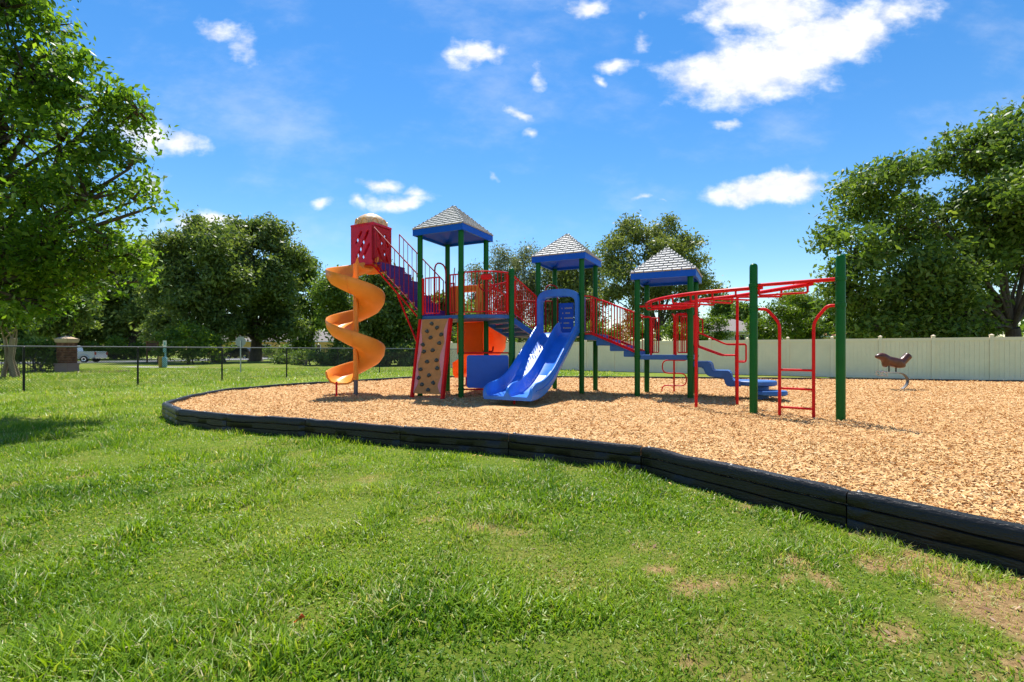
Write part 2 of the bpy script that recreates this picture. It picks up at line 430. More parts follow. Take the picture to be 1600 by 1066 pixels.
def pxw(x, y, Y):
    """photo point at distance Y -> place in the world"""
    return Vector(((x - 800) / FPX * Y, Y, CAMZ + (548.4 - y) / FPX * Y))
def pxg(x, y, z=0.0):
    Y = (CAMZ - z) * FPX / (y - 548.4)
    return Vector(((x - 800) / FPX * Y, Y, z))

def inpoly(px, py, poly):
    ins = np.zeros(len(px), bool); n = len(poly)
    for i in range(n):
        x1, y1 = poly[i][:2]; x2, y2 = poly[(i + 1) % n][:2]
        c = ((y1 > py) != (y2 > py)) & (px < (x2 - x1) * (py - y1) / (y2 - y1 + 1e-12) + x1)
        ins ^= c
    return ins
def vnoise(x, y, seed=0):
    """smooth value noise 0..1"""
    r = np.random.default_rng(seed).random((64, 64))
    xi = np.floor(x).astype(int); yi = np.floor(y).astype(int); fx = x - xi; fy = y - yi
    fx = fx * fx * (3 - 2 * fx); fy = fy * fy * (3 - 2 * fy)
    g = lambda a, b: r[a % 64, b % 64]
    return (g(xi, yi) * (1 - fx) + g(xi + 1, yi) * fx) * (1 - fy) + (g(xi, yi + 1) * (1 - fx) + g(xi + 1, yi + 1) * fx) * fy

# ------------------------------------------------------------------ ground
CH = 0.22       # level of the wood chips
BT = 0.275      # top of the border
def lawn_material():
    m = bpy.data.materials.new('lawn_ground'); m.use_nodes = True
    nt = m.node_tree; n = nt.nodes; l = nt.links; b = n['Principled BSDF']
    b.inputs['Roughness'].default_value = 0.9; b.inputs['Specular IOR Level'].default_value = 0.15
    g = n.new('ShaderNodeNewGeometry')
    def noise(sc, det=6, ro=0.6, st=None):
        t = n.new('ShaderNodeTexNoise'); t.inputs['Scale'].default_value = sc; t.inputs['Detail'].default_value = det; t.inputs['Roughness'].default_value = ro
        l.new(g.outputs['Position'], t.inputs['Vector']); return t.outputs['Fac']
    def ramp(f, els):
        r_ = n.new('ShaderNodeValToRGB')
        while len(r_.color_ramp.elements) < len(els): r_.color_ramp.elements.new(0.5)
        for i, (p, c) in enumerate(els): r_.color_ramp.elements[i].position = p; r_.color_ramp.elements[i].color = (*c, 1)
        l.new(f, r_.inputs['Fac']); return r_.outputs[0]
    fine = ramp(noise(26, 8, 0.75), [(0.30, (0.060, 0.115, 0.010)), (0.5, (0.150, 0.215, 0.018)), (0.62, (0.235, 0.27, 0.035)), (0.75, (0.36, 0.33, 0.11))])
    dry = ramp(noise(30, 8, 0.8), [(0.3, (0.14, 0.10, 0.030)), (0.5, (0.30, 0.25, 0.06)), (0.7, (0.46, 0.35, 0.15))])
    big = n.new('ShaderNodeMapRange'); big.inputs['From Min'].default_value = 0.50; big.inputs['From Max'].default_value = 0.72
    l.new(noise(0.55, 5, 0.6), big.inputs['Value'])
    mx = n.new('ShaderNodeMix'); mx.data_type = 'RGBA'
    l.new(big.outputs[0], mx.inputs[0]); l.new(fine, mx.inputs[6]); l.new(dry, mx.inputs[7])
    soil = ramp(noise(34, 8, 0.8), [(0.28, (0.15, 0.080, 0.034)), (0.45, (0.34, 0.205, 0.085)), (0.58, (0.50, 0.32, 0.145)), (0.72, (0.66, 0.49, 0.28))])
    at = n.new('ShaderNodeAttribute'); at.attribute_name = 'bare'
    mx2 = n.new('ShaderNodeMix'); mx2.data_type = 'RGBA'
    l.new(at.outputs['Fac'], mx2.inputs[0]); l.new(mx.outputs[2], mx2.inputs[6]); l.new(soil, mx2.inputs[7])
    l.new(mx2.outputs[2], b.inputs['Base Color'])
    bp = n.new('ShaderNodeBump'); bp.inputs['Strength'].default_value = 0.8; bp.inputs['Distance'].default_value = 0.05
    l.new(noise(40, 6, 0.8), bp.inputs['Height']); l.new(bp.outputs[0], b.inputs['Normal'])
    return m
M['lawn'] = lawn_material()
def bare(x, y):
    """0 full grass .. 1 bare soil; the lawn is worn between camera and border at the right"""
    b = vnoise(x * 1.5 + 5, y * 1.5, 11) * 0.42 + vnoise(x * 4.3, y * 4.3 + 3, 12) * 0.36 + vnoise(x * 10, y * 10, 13) * 0.22
    right = np.clip((x - 0.16 * y + 0.1) / 2.2, 0, 1) * 0.33
    far = np.clip((y - 7) / 6, 0, 1) * 0.06
    return np.clip((b + right - far - 0.765) / 0.12, 0, 1)
lx_, ly_ = np.meshgrid(np.arange(-10, 6.01, 0.09), np.arange(0.0, 12.01, 0.09), indexing='ij')
li_ = np.arange(lx_.size).reshape(lx_.shape)
lb = MB(); lb.v = np.stack([lx_.ravel(), ly_.ravel(), np.full(lx_.size, 0.004) + 0.010 * vnoise(lx_.ravel() * 5, ly_.ravel() * 5, 14)], -1).tolist()
lb.f = [tuple(int(q) for q in f) for f in np.stack([li_[:-1, :-1], li_[1:, :-1], li_[1:, 1:], li_[:-1, 1:]], -1).reshape(-1, 4)]
lb.add([(-400, -60, 0), (400, -60, 0), (400, 600, 0), (-400, 600, 0)], [(0, 1, 2, 3)])
lawn = lb.build('lawn', M['lawn'], flipfix=False)
at_ = lawn.data.attributes.new('bare', 'FLOAT', 'POINT')
at_.data.foreach_set('value', np.concatenate([bare(lx_.ravel(), ly_.ravel()), np.zeros(4)]).astype(np.float32))
tag(lawn, 'green mown lawn with worn sandy patches around the playground', 'lawn', kind='structure')

# outline of the play bed (top outer edge of the border), from the near side round
def bt(x, y): p = pxg(x, y, BT); return (p.x, p.y)
NEAR = [bt(252, 629), bt(275, 640), bt(353, 648), bt(476, 655), bt(624.5, 667), bt(794, 677.5), bt(1001, 698.5), bt(1322, 768), (3.41, 1.84)]
OUT = [(4.8, 0.75), (6.8, 0.2), (8.8, 0.2), (10.6, 0.7), (12.2, 1.6), (13.7, 2.8), (15.1, 4.0), (16.4, 5.4), (17.5, 7.0), (18.3, 8.8), (18.8, 10.6), (19.0, 12.4), (18.9, 14.2), (18.0, 15.6)]
FARR = [(16.6, 15.95), (14.9, 16.4), (13.3, 17.1), (11.6, 17.35), (9.8, 17.5), (8.1, 17.7), (6.4, 17.95), (4.7, 18.2), (3.0, 18.35), (1.3, 18.5), (-0.4, 18.6), (-2.1, 18.6), (-3.7, 18.35), (-4.6, 17.2), (-5.35, 16.1), (-6.15, 15.1), (-6.95, 13.9), bt(345, 608), bt(290, 618)]
BED = NEAR + OUT + FARR

def chip_h(x, y):
    h = CH + 0.022 * (vnoise(x * 0.9, y * 0.9, 3) - 0.5) + 0.02 * (vnoise(x * 2.3 + 9, y * 2.3, 4) - 0.5)
    h = h - 0.04 * np.exp(-(((x + 4.1) / 0.7) ** 2 + ((y - 10.9) / 0.6) ** 2)) - 0.05 * np.exp(-(((x + 1.9) / 1.3) ** 2 + ((y - 10.7) / 0.9) ** 2)) - 0.085 * np.exp(-(((x + 0.0) / 1.1) ** 2 + ((y - 9.3) / 0.7) ** 2))
    return h
def chip_ground_material():
    m = bpy.data.materials.new('wood_chip_bed'); m.use_nodes = True
    nt = m.node_tree; n = nt.nodes; l = nt.links; b = n['Principled BSDF']
    b.inputs['Roughness'].default_value = 0.85; b.inputs['Specular IOR Level'].default_value = 0.15
    g = n.new('ShaderNodeNewGeometry')
    v = n.new('ShaderNodeTexVoronoi'); v.inputs['Scale'].default_value = 40; l.new(g.outputs['Position'], v.inputs['Vector'])
    sp = n.new('ShaderNodeSeparateColor'); l.new(v.outputs['Color'], sp.inputs[0])
    rp = n.new('ShaderNodeValToRGB')
    els = [(0.0, (0.34, 0.165, 0.060)), (0.35, (0.52, 0.275, 0.105)), (0.65, (0.62, 0.365, 0.16)), (1.0, (0.72, 0.50, 0.27))]
    while len(rp.color_ramp.elements) < 4: rp.color_ramp.elements.new(0.5)
    for i, (p, c) in enumerate(els): rp.color_ramp.elements[i].position = p; rp.color_ramp.elements[i].color = (*c, 1)
    l.new(sp.outputs[0], rp.inputs['Fac']); l.new(rp.outputs[0], b.inputs['Base Color'])
    bp = n.new('ShaderNodeBump'); bp.inputs['Strength'].default_value = 0.7; bp.inputs['Distance'].default_value = 0.03
    l.new(v.outputs['Distance'], bp.inputs['Height']); l.new(bp.outputs[0], b.inputs['Normal'])
    return m
M['chipbed'] = chip_ground_material()
gx, gy = np.meshgrid(np.arange(-8.2, 19.2, 0.2), np.arange(0.2, 18.8, 0.2), indexing='ij')
gz = chip_h(gx, gy) - 0.012
inside = inpoly(gx.ravel(), gy.ravel(), BED).reshape(gx.shape)
idx = np.arange(gx.size).reshape(gx.shape)
cells = inside[:-1, :-1] & inside[1:, :-1] & inside[1:, 1:] & inside[:-1, 1:]
fs = np.stack([idx[:-1, :-1], idx[1:, :-1], idx[1:, 1:], idx[:-1, 1:]], -1)[cells]
cb = MB(); cb.v = np.stack([gx.ravel(), gy.ravel(), gz.ravel()], -1).tolist(); cb.f = [tuple(int(a) for a in f) for f in fs]
# plain floor under the edge of the chips
k0 = len(cb.v); cb.v += [(p[0], p[1], 0.185) for p in BED]; cb.f.append(tuple(range(k0, k0 + len(BED))))
bed = cb.build('wood_chip_ground', M['chipbed'], flipfix=False)
tag(bed, 'raised play bed of tan wood chips inside the black border', 'ground', kind='structure')

# loose wood chips
def edge_dist(x, y):
    dm = np.full(len(x), 1e9)
    for i in range(len(BED)):
        ax_, ay_ = BED[i]; bx_, by_ = BED[(i + 1) % len(BED)]; ex, ey = bx_ - ax_, by_ - ay_
        t = np.clip(((x - ax_) * ex + (y - ay_) * ey) / (ex * ex + ey * ey), 0, 1)
        dm = np.minimum(dm, np.hypot(x - ax_ - t * ex, y - ay_ - t * ey))
    return dm
def scatter(n, x0, x1, y0, y1, rg):
    return rg.uniform(x0, x1, n), rg.uniform(y0, y1, n)
cx_, cy_, cs_ = [], [], []
for (x0, x1, y0, y1, dens, sc) in ((-0.5, 9, 1.2, 5.5, 3000, 0.95), (-6.6, 12, 5.5, 9, 1500, 1.0), (-8, 17, 9, 13, 750, 1.15), (-8, 19, 13, 18.6, 380, 1.4)):
    n = int((x1 - x0) * (y1 - y0) * dens)
    a, b_ = scatter(n, x0, x1, y0, y1, rng)
    ok = inpoly(a, b_, BED) & (np.abs(a) < b_ * 1.35 + 1.2)
    a, b_ = a[ok], b_[ok]; ok = edge_dist(a, b_) > 0.125
    cx_.append(a[ok]); cy_.append(b_[ok]); cs_.append(np.full(ok.sum(), sc))
cx_ = np.concatenate(cx_); cy_ = np.concatenate(cy_); cs_ = np.concatenate(cs_)
nin = len(cx_)
sx2, sy2 = rng.uniform(-6.5, 4.0, 9000), rng.uniform(1.6, 8.5, 9000)          # a few kicked out on to the lawn
ok = ~inpoly(sx2, sy2, BED); sx2, sy2 = sx2[ok], sy2[ok]
ok = rng.random(len(sx2)) < 0.30 * np.exp(-edge_dist(sx2, sy2) / 0.16); sx2, sy2 = sx2[ok], sy2[ok]
cx_ = np.concatenate([cx_, sx2]); cy_ = np.concatenate([cy_, sy2]); cs_ = np.concatenate([cs_, np.full(len(sx2), 0.95)])
n = len(cx_)
L_ = rng.gamma(4.0, 0.0044, n).clip(0.006, 0.036) * cs_; Wd = rng.uniform(0.0030, 0.0092, n) * cs_
th = rng.uniform(0, 2 * np.pi, n); pit = rng.normal(0, 0.30, n); rol = rng.normal(0, 0.45, n)
d = np.stack([np.cos(th) * np.cos(pit), np.sin(th) * np.cos(pit), np.sin(pit)], -1)
w = np.stack([-np.sin(th) * np.cos(rol), np.cos(th) * np.cos(rol), np.sin(rol)], -1)
c0 = np.stack([cx_, cy_, np.where(np.arange(n) < nin, chip_h(cx_, cy_) + rng.uniform(-0.006, 0.016, n), rng.uniform(0.012, 0.030, n))], -1)
taper = rng.uniform(0.35, 1.0, (n, 1))
q = np.stack([c0 - d * L_[:, None] - w * Wd[:, None], c0 + d * L_[:, None] - w * Wd[:, None] * taper, c0 + d * L_[:, None] * 0.9 + w * Wd[:, None] * taper, c0 - d * L_[:, None] * 0.95 + w * Wd[:, None]], 1).reshape(-1, 3)
chips = link_mesh('wood_chips', fast_mesh('wood_chips', q, 4, M['chip'], np.clip(rng.beta(3.0, 2.6, n) + 0.30 * (vnoise(cx_ * 0.8 + 4, cy_ * 0.8, 61) * 0.6 + vnoise(cx_ * 2.4, cy_ * 2.4, 62) * 0.4 - 0.5), 0, 1)), None, (0, 0, 0))
tag(chips, 'loose tan and orange wood chips covering the play bed', 'wood chips', kind='stuff')

# border of moulded black timbers
border = empty('playground_border', (BED[0][0], BED[0][1], 0), 'black plastic timber border edging the wood chip bed', 'border')
def timber(a, b, seed):
    a = Vector((a[0], a[1], 0)); b = Vector((b[0], b[1], 0)); d = (b - a); L = d.length; d.normalize()
    o = Vector((d.y, -d.x, 0))            # outward for this winding (near side faces the camera)
    rg = np.random.default_rng(seed); n = 26
    rings = []
    wav = [np.interp(np.arange(n), np.linspace(0, n - 1, 9), rg.normal(0, 1, 9)) for _ in range(5)]
    for i in range(n):
        t = i / (n - 1); p = a + d * (0.004 + t * (L - 0.008))
        e = 0.008 if i in (0, n - 1) else 0.0
        top = BT + 0.004 * wav[0][i] - e
        prof = [(0.0 - e, 0.012), (0.0 - e + 0.003 * wav[1][i], 0.085 + 0.004 * wav[2][i]), (-0.012, 0.092 + 0.004 * wav[2][i]),
                (0.0 - e + 0.003 * wav[3][i], 0.100 + 0.004 * wav[2][i]), (0.002 - e + 0.003 * wav[1][i], 0.172 + 0.005 * wav[3][i]), (-0.012, 0.180 + 0.005 * wav[3][i]),
                (0.001 - e, 0.189 + 0.005 * wav[3][i]), (0.002 - e + 0.003 * wav[4][i], top - 0.022), (-0.016 - e + 0.003 * wav[4][i], top), (-0.095 + e, top - 0.002), (-0.105 + e, top - 0.02), (-0.105 + e, 0.012)]
        rings.append([p + o * x + Vector((0, 0, z)) for x, z in prof])
    mb = MB().sweep(rings)
    ob = mb.build('border_timber', M['timber'], border, angle=50)
    for f in (0.035, 0.52):
        c = a + d * (L * f) - o * 0.055
        MB().lathe((c.x, c.y, BT - 0.004), [(0.02, 0), (0.02, 0.008), (0.013, 0.014), (0.004, 0.017)], 10).build('stake_head', M['bolt'], ob)
for i in range(len(BED)):
    timber(BED[i], BED[(i + 1) % len(BED)], i)

# ------------------------------------------------------------------ grass
gxs, gys, gsc = [], [], []
for (x0, x1, y0, y1, dens, sc) in ((-4.2, 4.2, 1.2, 3.2, 6500, 1.0), (-6.2, 3.2, 3.2, 5.2, 4200, 1.1), (-10, 1.6, 5.2, 8.2, 2200, 1.35), (-16, -4.2, 8.2, 13, 850, 1.9), (-30, -4.5, 13, 19, 300, 2.8), (-34, 6, 19, 34, 100, 4.2)):
    n = int((x1 - x0) * (y1 - y0) * dens)
    a, b_ = scatter(n, x0, x1, y0, y1, rng)
    ok = ~inpoly(a, b_, BED) & (np.abs(a) < b_ * 1.2 + 0.7)
    a, b_ = a[ok], b_[ok]
    keep = rng.random(len(a)) > bare(a, b_) * 0.62
    gxs.append(a[keep]); gys.append(b_[keep]); gsc.append(np.full(keep.sum(), sc))
gx_ = np.concatenate(gxs); gy_ = np.concatenate(gys); gs = np.concatenate(gsc); n = len(gx_)
tuft = vnoise(gx_ * 3.1, gy_ * 3.1 + 7, 21); tuft2 = vnoise(gx_ * 1.1 + 3, gy_ * 1.1, 22)
ln = (0.024 + 0.100 * tuft ** 1.8 * (0.35 + tuft2)) * rng.uniform(0.6, 1.4, n) * (1 + 0.15 * (gs - 1))
wd = rng.uniform(0.0020, 0.0042, n) * gs * (0.65 + 0.9 * vnoise(gx_ * 1.3 + 8, gy_ * 1.3, 51))
th = rng.uniform(0, 2 * np.pi, n) + 3.0 * vnoise(gx_ * 2, gy_ * 2, 23)
lean = rng.uniform(0.45, 1.5, n)
dx = np.stack([np.cos(th), np.sin(th), np.zeros(n)], -1); wx = np.stack([-np.sin(th), np.cos(th), rng.normal(0, 0.3, n)], -1)
p0 = np.stack([gx_, gy_, np.zeros(n)], -1)
mid = p0 + dx * (ln * 0.45 * np.sin(lean * 0.6))[:, None] + np.array([0, 0, 1]) * (ln * 0.5 * np.cos(lean * 0.6))[:, None]
tip = mid + dx * (ln * 0.55 * np.sin(lean))[:, None] + np.array([0, 0, 1]) * (ln * 0.5 * np.cos(lean))[:, None]
hw = wx * wd[:, None]
q = np.stack([p0 - hw, p0 + hw, mid + hw * 0.85, mid - hw * 0.85, mid - hw * 0.85, mid + hw * 0.85, tip + hw * 0.12, tip - hw * 0.12], 1).reshape(-1, 3)
patch = vnoise(gx_ * 0.7, gy_ * 0.7, 31) * 0.6 + vnoise(gx_ * 2.2, gy_ * 2.2, 32) * 0.4
tt = 0.02 + 0.66 * patch + rng.normal(0, 0.11, n) + 0.12 * bare(gx_, gy_) + 0.12 * np.clip((gy_ - 4) / 8, 0, 1)
straw = rng.random(n) < (0.05 + 0.16 * vnoise(gx_ * 1.7 + 2, gy_ * 1.7, 41) ** 2 + 0.22 * bare(gx_, gy_))
tt[straw] = rng.uniform(0.75, 1.0, straw.sum())
far_ = gs > 1.2                      # distant blades are one face each
q1 = np.stack([p0 - hw, p0 + hw, tip + hw * 0.25, tip - hw * 0.25], 1)[far_].reshape(-1, 3)
q2 = q.reshape(-1, 8, 3)[~far_].reshape(-1, 3)
tt = np.clip(tt, 0, 1)
grass = link_mesh('grass', fast_mesh('grass', np.concatenate([q2, q1]), 4, M['grass'], np.concatenate([np.repeat(tt[~far_], 2), tt[far_]])), None, (0, 0, 0.002))
tag(grass, 'short coarse green grass blades with straw among them', 'grass', kind='stuff')
# dry leaf litter
n = 2600
lx = rng.uniform(-3.5, 3.2, n); ly = rng.uniform(1.4, 6.5, n)
ok = ~inpoly(lx, ly, BED) & (rng.random(n) < 0.07 + 0.9 * bare(lx, ly)); lx, ly = lx[ok], ly[ok]; n = len(lx)
th = rng.uniform(0, 6.28, n); s_ = rng.uniform(0.008, 0.022, n); rl = rng.normal(0, 0.4, n)
d = np.stack([np.cos(th), np.sin(th), rng.normal(0, 0.3, n)], -1) * s_[:, None]; w = np.stack([-np.sin(th), np.cos(th), rl], -1) * (s_ * rng.uniform(0.3, 0.6, n))[:, None]
c0 = np.stack([lx, ly, rng.uniform(0.006, 0.022, n)], -1)
litter = link_mesh('leaf_litter', fast_mesh('leaf_litter', np.stack([c0 - d, c0 - w, c0 + d, c0 + w], 1).reshape(-1, 3), 4, M['litter'], rng.random(n)), None, (0, 0, 0))
tag(litter, 'scattered dry brown leaf bits lying in the lawn', 'leaf litter', kind='stuff')
p = pxg(466, 974, 0.02)
lf = MB()
for i, (a, rr) in enumerate([(0, 0.032), (0.7, 0.018), (1.3, 0.026), (2.2, 0.014), (3.1, 0.030), (4.2, 0.016), (5.0, 0.024), (5.7, 0.015)]):
    lf.v.append((p.x + rr * math.cos(a), p.y + rr * math.sin(a) * 0.8, p.z + 0.018 + 0.022 * math.sin(a * 1.3 + 0.5)))
lf.v.append((p.x, p.y, p.z + 0.012)); lf.f = [(i, (i + 1) % 8, 8) for i in range(8)]
tag(lf.build('fallen_leaf', M['leafdry'], flipfix=False), 'curled orange fallen leaf lying alone in the near grass', 'leaf')

# ------------------------------------------------------------------ play structure
PHI = -0.4625
UX = Vector((math.cos(PHI), math.sin(PHI), 0)); VX = Vector((-math.sin(PHI), math.cos(PHI), 0))
O1 = Vector((-2.197, 11.325, 0)); SD = 1.155
def Lw(u, v, h): return O1 + UX * u + VX * v + Vector((0, 0, CH + h))
RZ = Matrix.Rotation(PHI, 3, 'Z')
PS = empty('play_structure', tuple(Lw(2.5, 1.5, 0)), 'multi tower playground structure with green posts, slides and blue roofs', 'playground')
T1, T2, T3 = (0.0, 0.0), (2.231, 1.944), (4.725, 1.944)
D1, D2, D3 = 1.86, 1.48, 0.94
PP, QQ = (2.155, 0.577), (1.23, 2.52)

def post(u, v, top, collars, r=0.0635, cap=False, label=None):
    g = -0.12
    prof = [(r, g), (r, top - (0.05 if cap else 0))]
    if cap: prof += [(r * 0.96, top - 0.025), (r * 0.78, top - 0.008), (r * 0.35, top)]
    o = Lw(u, v, 0)
    ob = MB().lathe(o, prof, 20).build('post', M['green'], PS)
    for c in collars:
        MB().lathe((o.x, o.y, o.z + c), [(r + 0.001, -0.03), (r + 0.011, -0.026), (r + 0.011, 0.026), (r + 0.001, 0.03)], 20).build('collar', M['green'], ob)
    return ob
for (t, dk, rf) in ((T1, D1, 3.80), (T2, D2, 3.30), (T3, D3, 2.70)):
    for a in (0, SD):
        for b in (0, SD):
            post(t[0] + a, t[1] + b, rf, [dk - 0.03, dk + 0.96] + ([0.16, 0.98] if (t is T1 and a and not b) else []))
post(PP[0], PP[1], 2.93, [D1 - 0.03, 0.98, D1 + 0.94], cap=True)
post(QQ[0], QQ[1], D2 + 0.2, [D2 - 0.03], cap=True)

def deck(poly, top, th=0.085, m='blue_deck'):
    c = Vector((sum(p[0] for p in poly) / len(poly), sum(p[1] for p in poly) / len(poly), 0))
    pts = [Lw(p[0], p[1], 0) for p in poly]
    return MB().slab(pts, CH + top - th, CH + top).build('deck', M[m], PS, bevel=0.012, smooth=True)
def sq(t, e=-0.0): return [(t[0] - e, t[1] - e), (t[0] + SD + e, t[1] - e), (t[0] + SD + e, t[1] + SD + e), (t[0] - e, t[1] + SD + e)]
deck(sq(T1, 0.01), D1); deck(sq(T2, 0.01), D2); deck(sq(T3, 0.01), D3, 0.105)
# triangular balcony deck with a curved front edge
fr, rr_ = (SD, 0.0), (SD, SD)
nb = Vector((PP[1] - fr[1], -(PP[0] - fr[0]))).normalized() if False else (0.5, -0.866)
bal = [(fr[0] + (PP[0] - fr[0]) * t + nb[0] * 0.20 * math.sin(math.pi * t), fr[1] + (PP[1] - fr[1]) * t + nb[1] * 0.20 * math.sin(math.pi * t)) for t in [i / 10 for i in range(11)]]
deck([(p[0] + 0.012, p[1]) for p in bal] + [(rr_[0] + 0.012, rr_[1])], D1 - 0.002)
deck([(T2[0] - 0.012, T2[1]), (T2[0] - 0.012, T2[1] + SD), QQ], D2 - 0.002)

# roofs
sh_me, _ = MB().hexa([(-0.5, 0.0, 0.0), (0.5, 0.0, 0.0), (0.5, 1.0, 0.0), (-0.5, 1.0, 0.0)], [(-0.47, 0.06, 1.0), (0.47, 0.06, 1.0), (0.5, 1.0, 0.35), (-0.5, 1.0, 0.35)]).mesh('shingle', M['shingle'], False, origin=(0, 0, 0))
def roof(t, z0, seed):
    e = 0.125; a = SD / 2 + e; fh = 0.15; rise = 0.65
    c = Lw(t[0] + SD / 2, t[1] + SD / 2, 0); c.z = 0
    zb = CH + z0
    def P(u, v, z): return c + UX * u + VX * v + Vector((0, 0, z))
    mb = MB()
    o4 = [(-a, -a), (a, -a), (a, a), (-a, a)]
    outer_b = [P(u, v, zb) for u, v in o4]; outer_t = [P(u, v, zb + fh) for u, v in o4]
    inner_b = [P(u * 0.94, v * 0.94, zb) for u, v in o4]
    ap_o = P(0, 0, zb + fh + rise - 0.02); ap_i = P(0, 0, zb + fh * 0.4 + rise * 0.55)
    inner_t = [P(u * 0.94, v * 0.94, zb + 0.06) for u, v in o4]
    k = outer_b + outer_t + inner_b + inner_t + [ap_o, ap_i]
    F = []
    for i in range(4):
        j = (i + 1) % 4
        F += [(i, j, 4 + j, 4 + i), (4 + i, 4 + j, 16), (j, i, 8 + i, 8 + j), (8 + j, 8 + i, 12 + i, 12 + j), (12 + j, 12 + i, 17)]
    mb.add(k, F)
    rf = mb.build('roof', M['blue'], PS, smooth=False)
    sl = math.hypot(a, rise); rows = 10; rh = sl / rows; alpha = math.atan2(rise, a)
    rg = random.Random(seed)
    back = MB()
    for side in range(4):
        rot = Matrix.Rotation(PHI + side * math.pi / 2, 3, 'Z')
        for r in range(rows):
            s0 = r * rh; half = a * (1 - s0 / sl); half2 = a * (1 - (s0 + rh) / sl)
            w0 = 0.205; off = (w0 / 2 if r % 2 else 0.0)
            x = -math.ceil((half + w0) / w0) * w0 + off
            while x < half:
                x0 = max(x, -half + 0.004); x1 = min(x + w0, half - 0.004)
                x += w0
                if x1 - x0 < 0.03: continue
                g = 0.008 + rg.random() * 0.005
                lc = Vector(((x0 + x1) / 2, -a + s0 * math.cos(alpha), zb + fh + s0 * math.sin(alpha)))
                rx = Matrix.Rotation(alpha - 0.02, 3, 'X')
                m3 = rot @ rx
                loc = c + rot @ Vector((lc.x, lc.y, 0)) + Vector((0, 0, lc.z))
                # lower edge overhangs the row below
                loc = loc + m3 @ Vector((0, -0.012, 0.002))
                sc = (max(0.02, x1 - x0 - g), rh + 0.015, 0.030 + rg.random() * 0.005)
                # pieces at the hips are cut by keeping their top inside the face
                if side in (0, 1):
                    o = link_mesh('shingle', sh_me, rf, loc, m3.to_euler(), sc)
                else:
                    vs = [loc + m3 @ Vector((v.co.x * sc[0], v.co.y * sc[1], v.co.z * sc[2])) for v in sh_me.vertices]
                    back.add(vs, [tuple(p.vertices) for p in sh_me.polygons])
    back.build('shingle_field', M['shingle'], rf, smooth=False, kind='stuff')
    MB().hexa([P(-0.05, -0.05, zb + fh + rise - 0.045), P(0.05, -0.05, zb + fh + rise - 0.045), P(0.05, 0.05, zb + fh + rise - 0.045), P(-0.05, 0.05, zb + fh + rise - 0.045)],
              [P(-0.008, -0.008, zb + fh + rise + 0.015), P(0.008, -0.008, zb + fh + rise + 0.015), P(0.008, 0.008, zb + fh + rise + 0.015), P(-0.008, 0.008, zb + fh + rise + 0.015)]).build('roof_cap', M['shingle'], rf)
roof(T1, 3.77, 1); roof(T2, 3.27, 2); roof(T3, 2.67, 3)

def tubes(name, paths, r, m, parent=None, n=10, rad=0.06, label=None):
    mb = MB()
    for p in paths: mb.tube(arcpath(p, rad) if rad else p, r, n)
    return mb.build(name, M[m], parent or PS, label=label)
def railing(A, B, hA, hB, height=0.93, n=8, m='red', bulge=0.0, bn=(0, 0), e0=0.07, e1=0.07, low=0.06, name='railing', br=0.009, top_r=0.017):
    """rails with upright bars between two points of the plan; bars are pieces of the railing"""
    A = Vector(A); B = Vector(B); d = (B - A); L = d.length; d.normalize()
    def pt(t, z):
        p = A + d * (e0 + (L - e0 - e1) * t); s = bulge * math.sin(math.pi * t)
        return Lw(p.x + bn[0] * s, p.y + bn[1] * s, hA + (hB - hA) * t + z)
    K = 12 if bulge else 1
    topl = [pt(i / K, height) for i in range(K + 1)]; botl = [pt(i / K, low) for i in range(K + 1)]
    mb = MB().tube(topl, top_r, 8).tube(botl, 0.014, 8).tube([botl[0], topl[0]], 0.014, 8).tube([botl[-1], topl[-1]], 0.014, 8)
    rl = mb.build(name, M[m], PS)
    bm_, o_ = MB().tube([(0, 0, 0), (0, 0, height - low)], br, 6).mesh('baluster', M[m], True, origin=(0, 0, 0))
    for i in range(1, n + 1):
        t = i / (n + 1)
        link_mesh('baluster', bm_, rl, pt(t, low))
    return rl
# tower 1: front edge above the climbing wall, two short guards and the balcony rail
railing((0, 0), (0.56, 0), D1, D1, 0.90, 4, e0=0.16, e1=0.0)
tubes('handrail', [[Lw(0.09, 0, D1 + 0.03), Lw(0.09, 0, D1 + 0.9)]], 0.03, 'red')
railing((0.86, 0), (SD, 0), D1, D1, 0.93, 2, e0=0.0, e1=0.07)
railing(fr, PP, D1, D1, 0.97, 11, bulge=0.20, bn=nb)
tubes('handrail', [[Lw(PP[0] - 0.085, PP[1] - 0.05, D1 + 0.06), Lw(PP[0] - 0.085, PP[1] - 0.05, D1 + 0.93)]], 0.032, 'red')
# steering wheel box on the balcony rail
bc = Lw((fr[0] + PP[0]) / 2 + nb[0] * 0.2, (fr[1] + PP[1]) / 2 + nb[1] * 0.2, D1 + 0.84)
sb = MB().box(bc, (0.26, 0.12, 0.13), Matrix.Rotation(-0.1, 3, 'Z')).build('play_console', M['red'], PS, bevel=0.03)
MB().tube([bc + Vector((0, 0.11, -0.14)) + Vector((0.17 * math.cos(a), 0, 0.17 * math.sin(a))) for a in [i * math.pi / 10 for i in range(21)]], 0.016, 8, cap=False).build('steering_wheel', M['red_dark'], sb)
MB().tube([bc + Vector((0, 0.02, 0)), bc + Vector((0, 0.02, -0.84))], 0.035, 10).build('console_stem', M['red_dark'], sb)
# tower 1 back: arch, guard and periscope
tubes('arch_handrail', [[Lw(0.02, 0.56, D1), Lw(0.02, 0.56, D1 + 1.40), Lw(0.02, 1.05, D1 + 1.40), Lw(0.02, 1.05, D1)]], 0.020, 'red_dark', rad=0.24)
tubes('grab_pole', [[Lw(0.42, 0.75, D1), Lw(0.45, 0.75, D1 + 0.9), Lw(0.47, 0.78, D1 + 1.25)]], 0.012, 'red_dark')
railing((0.0, SD), (0.28, SD), D1, D1, 0.93, 2, m='red_dark')
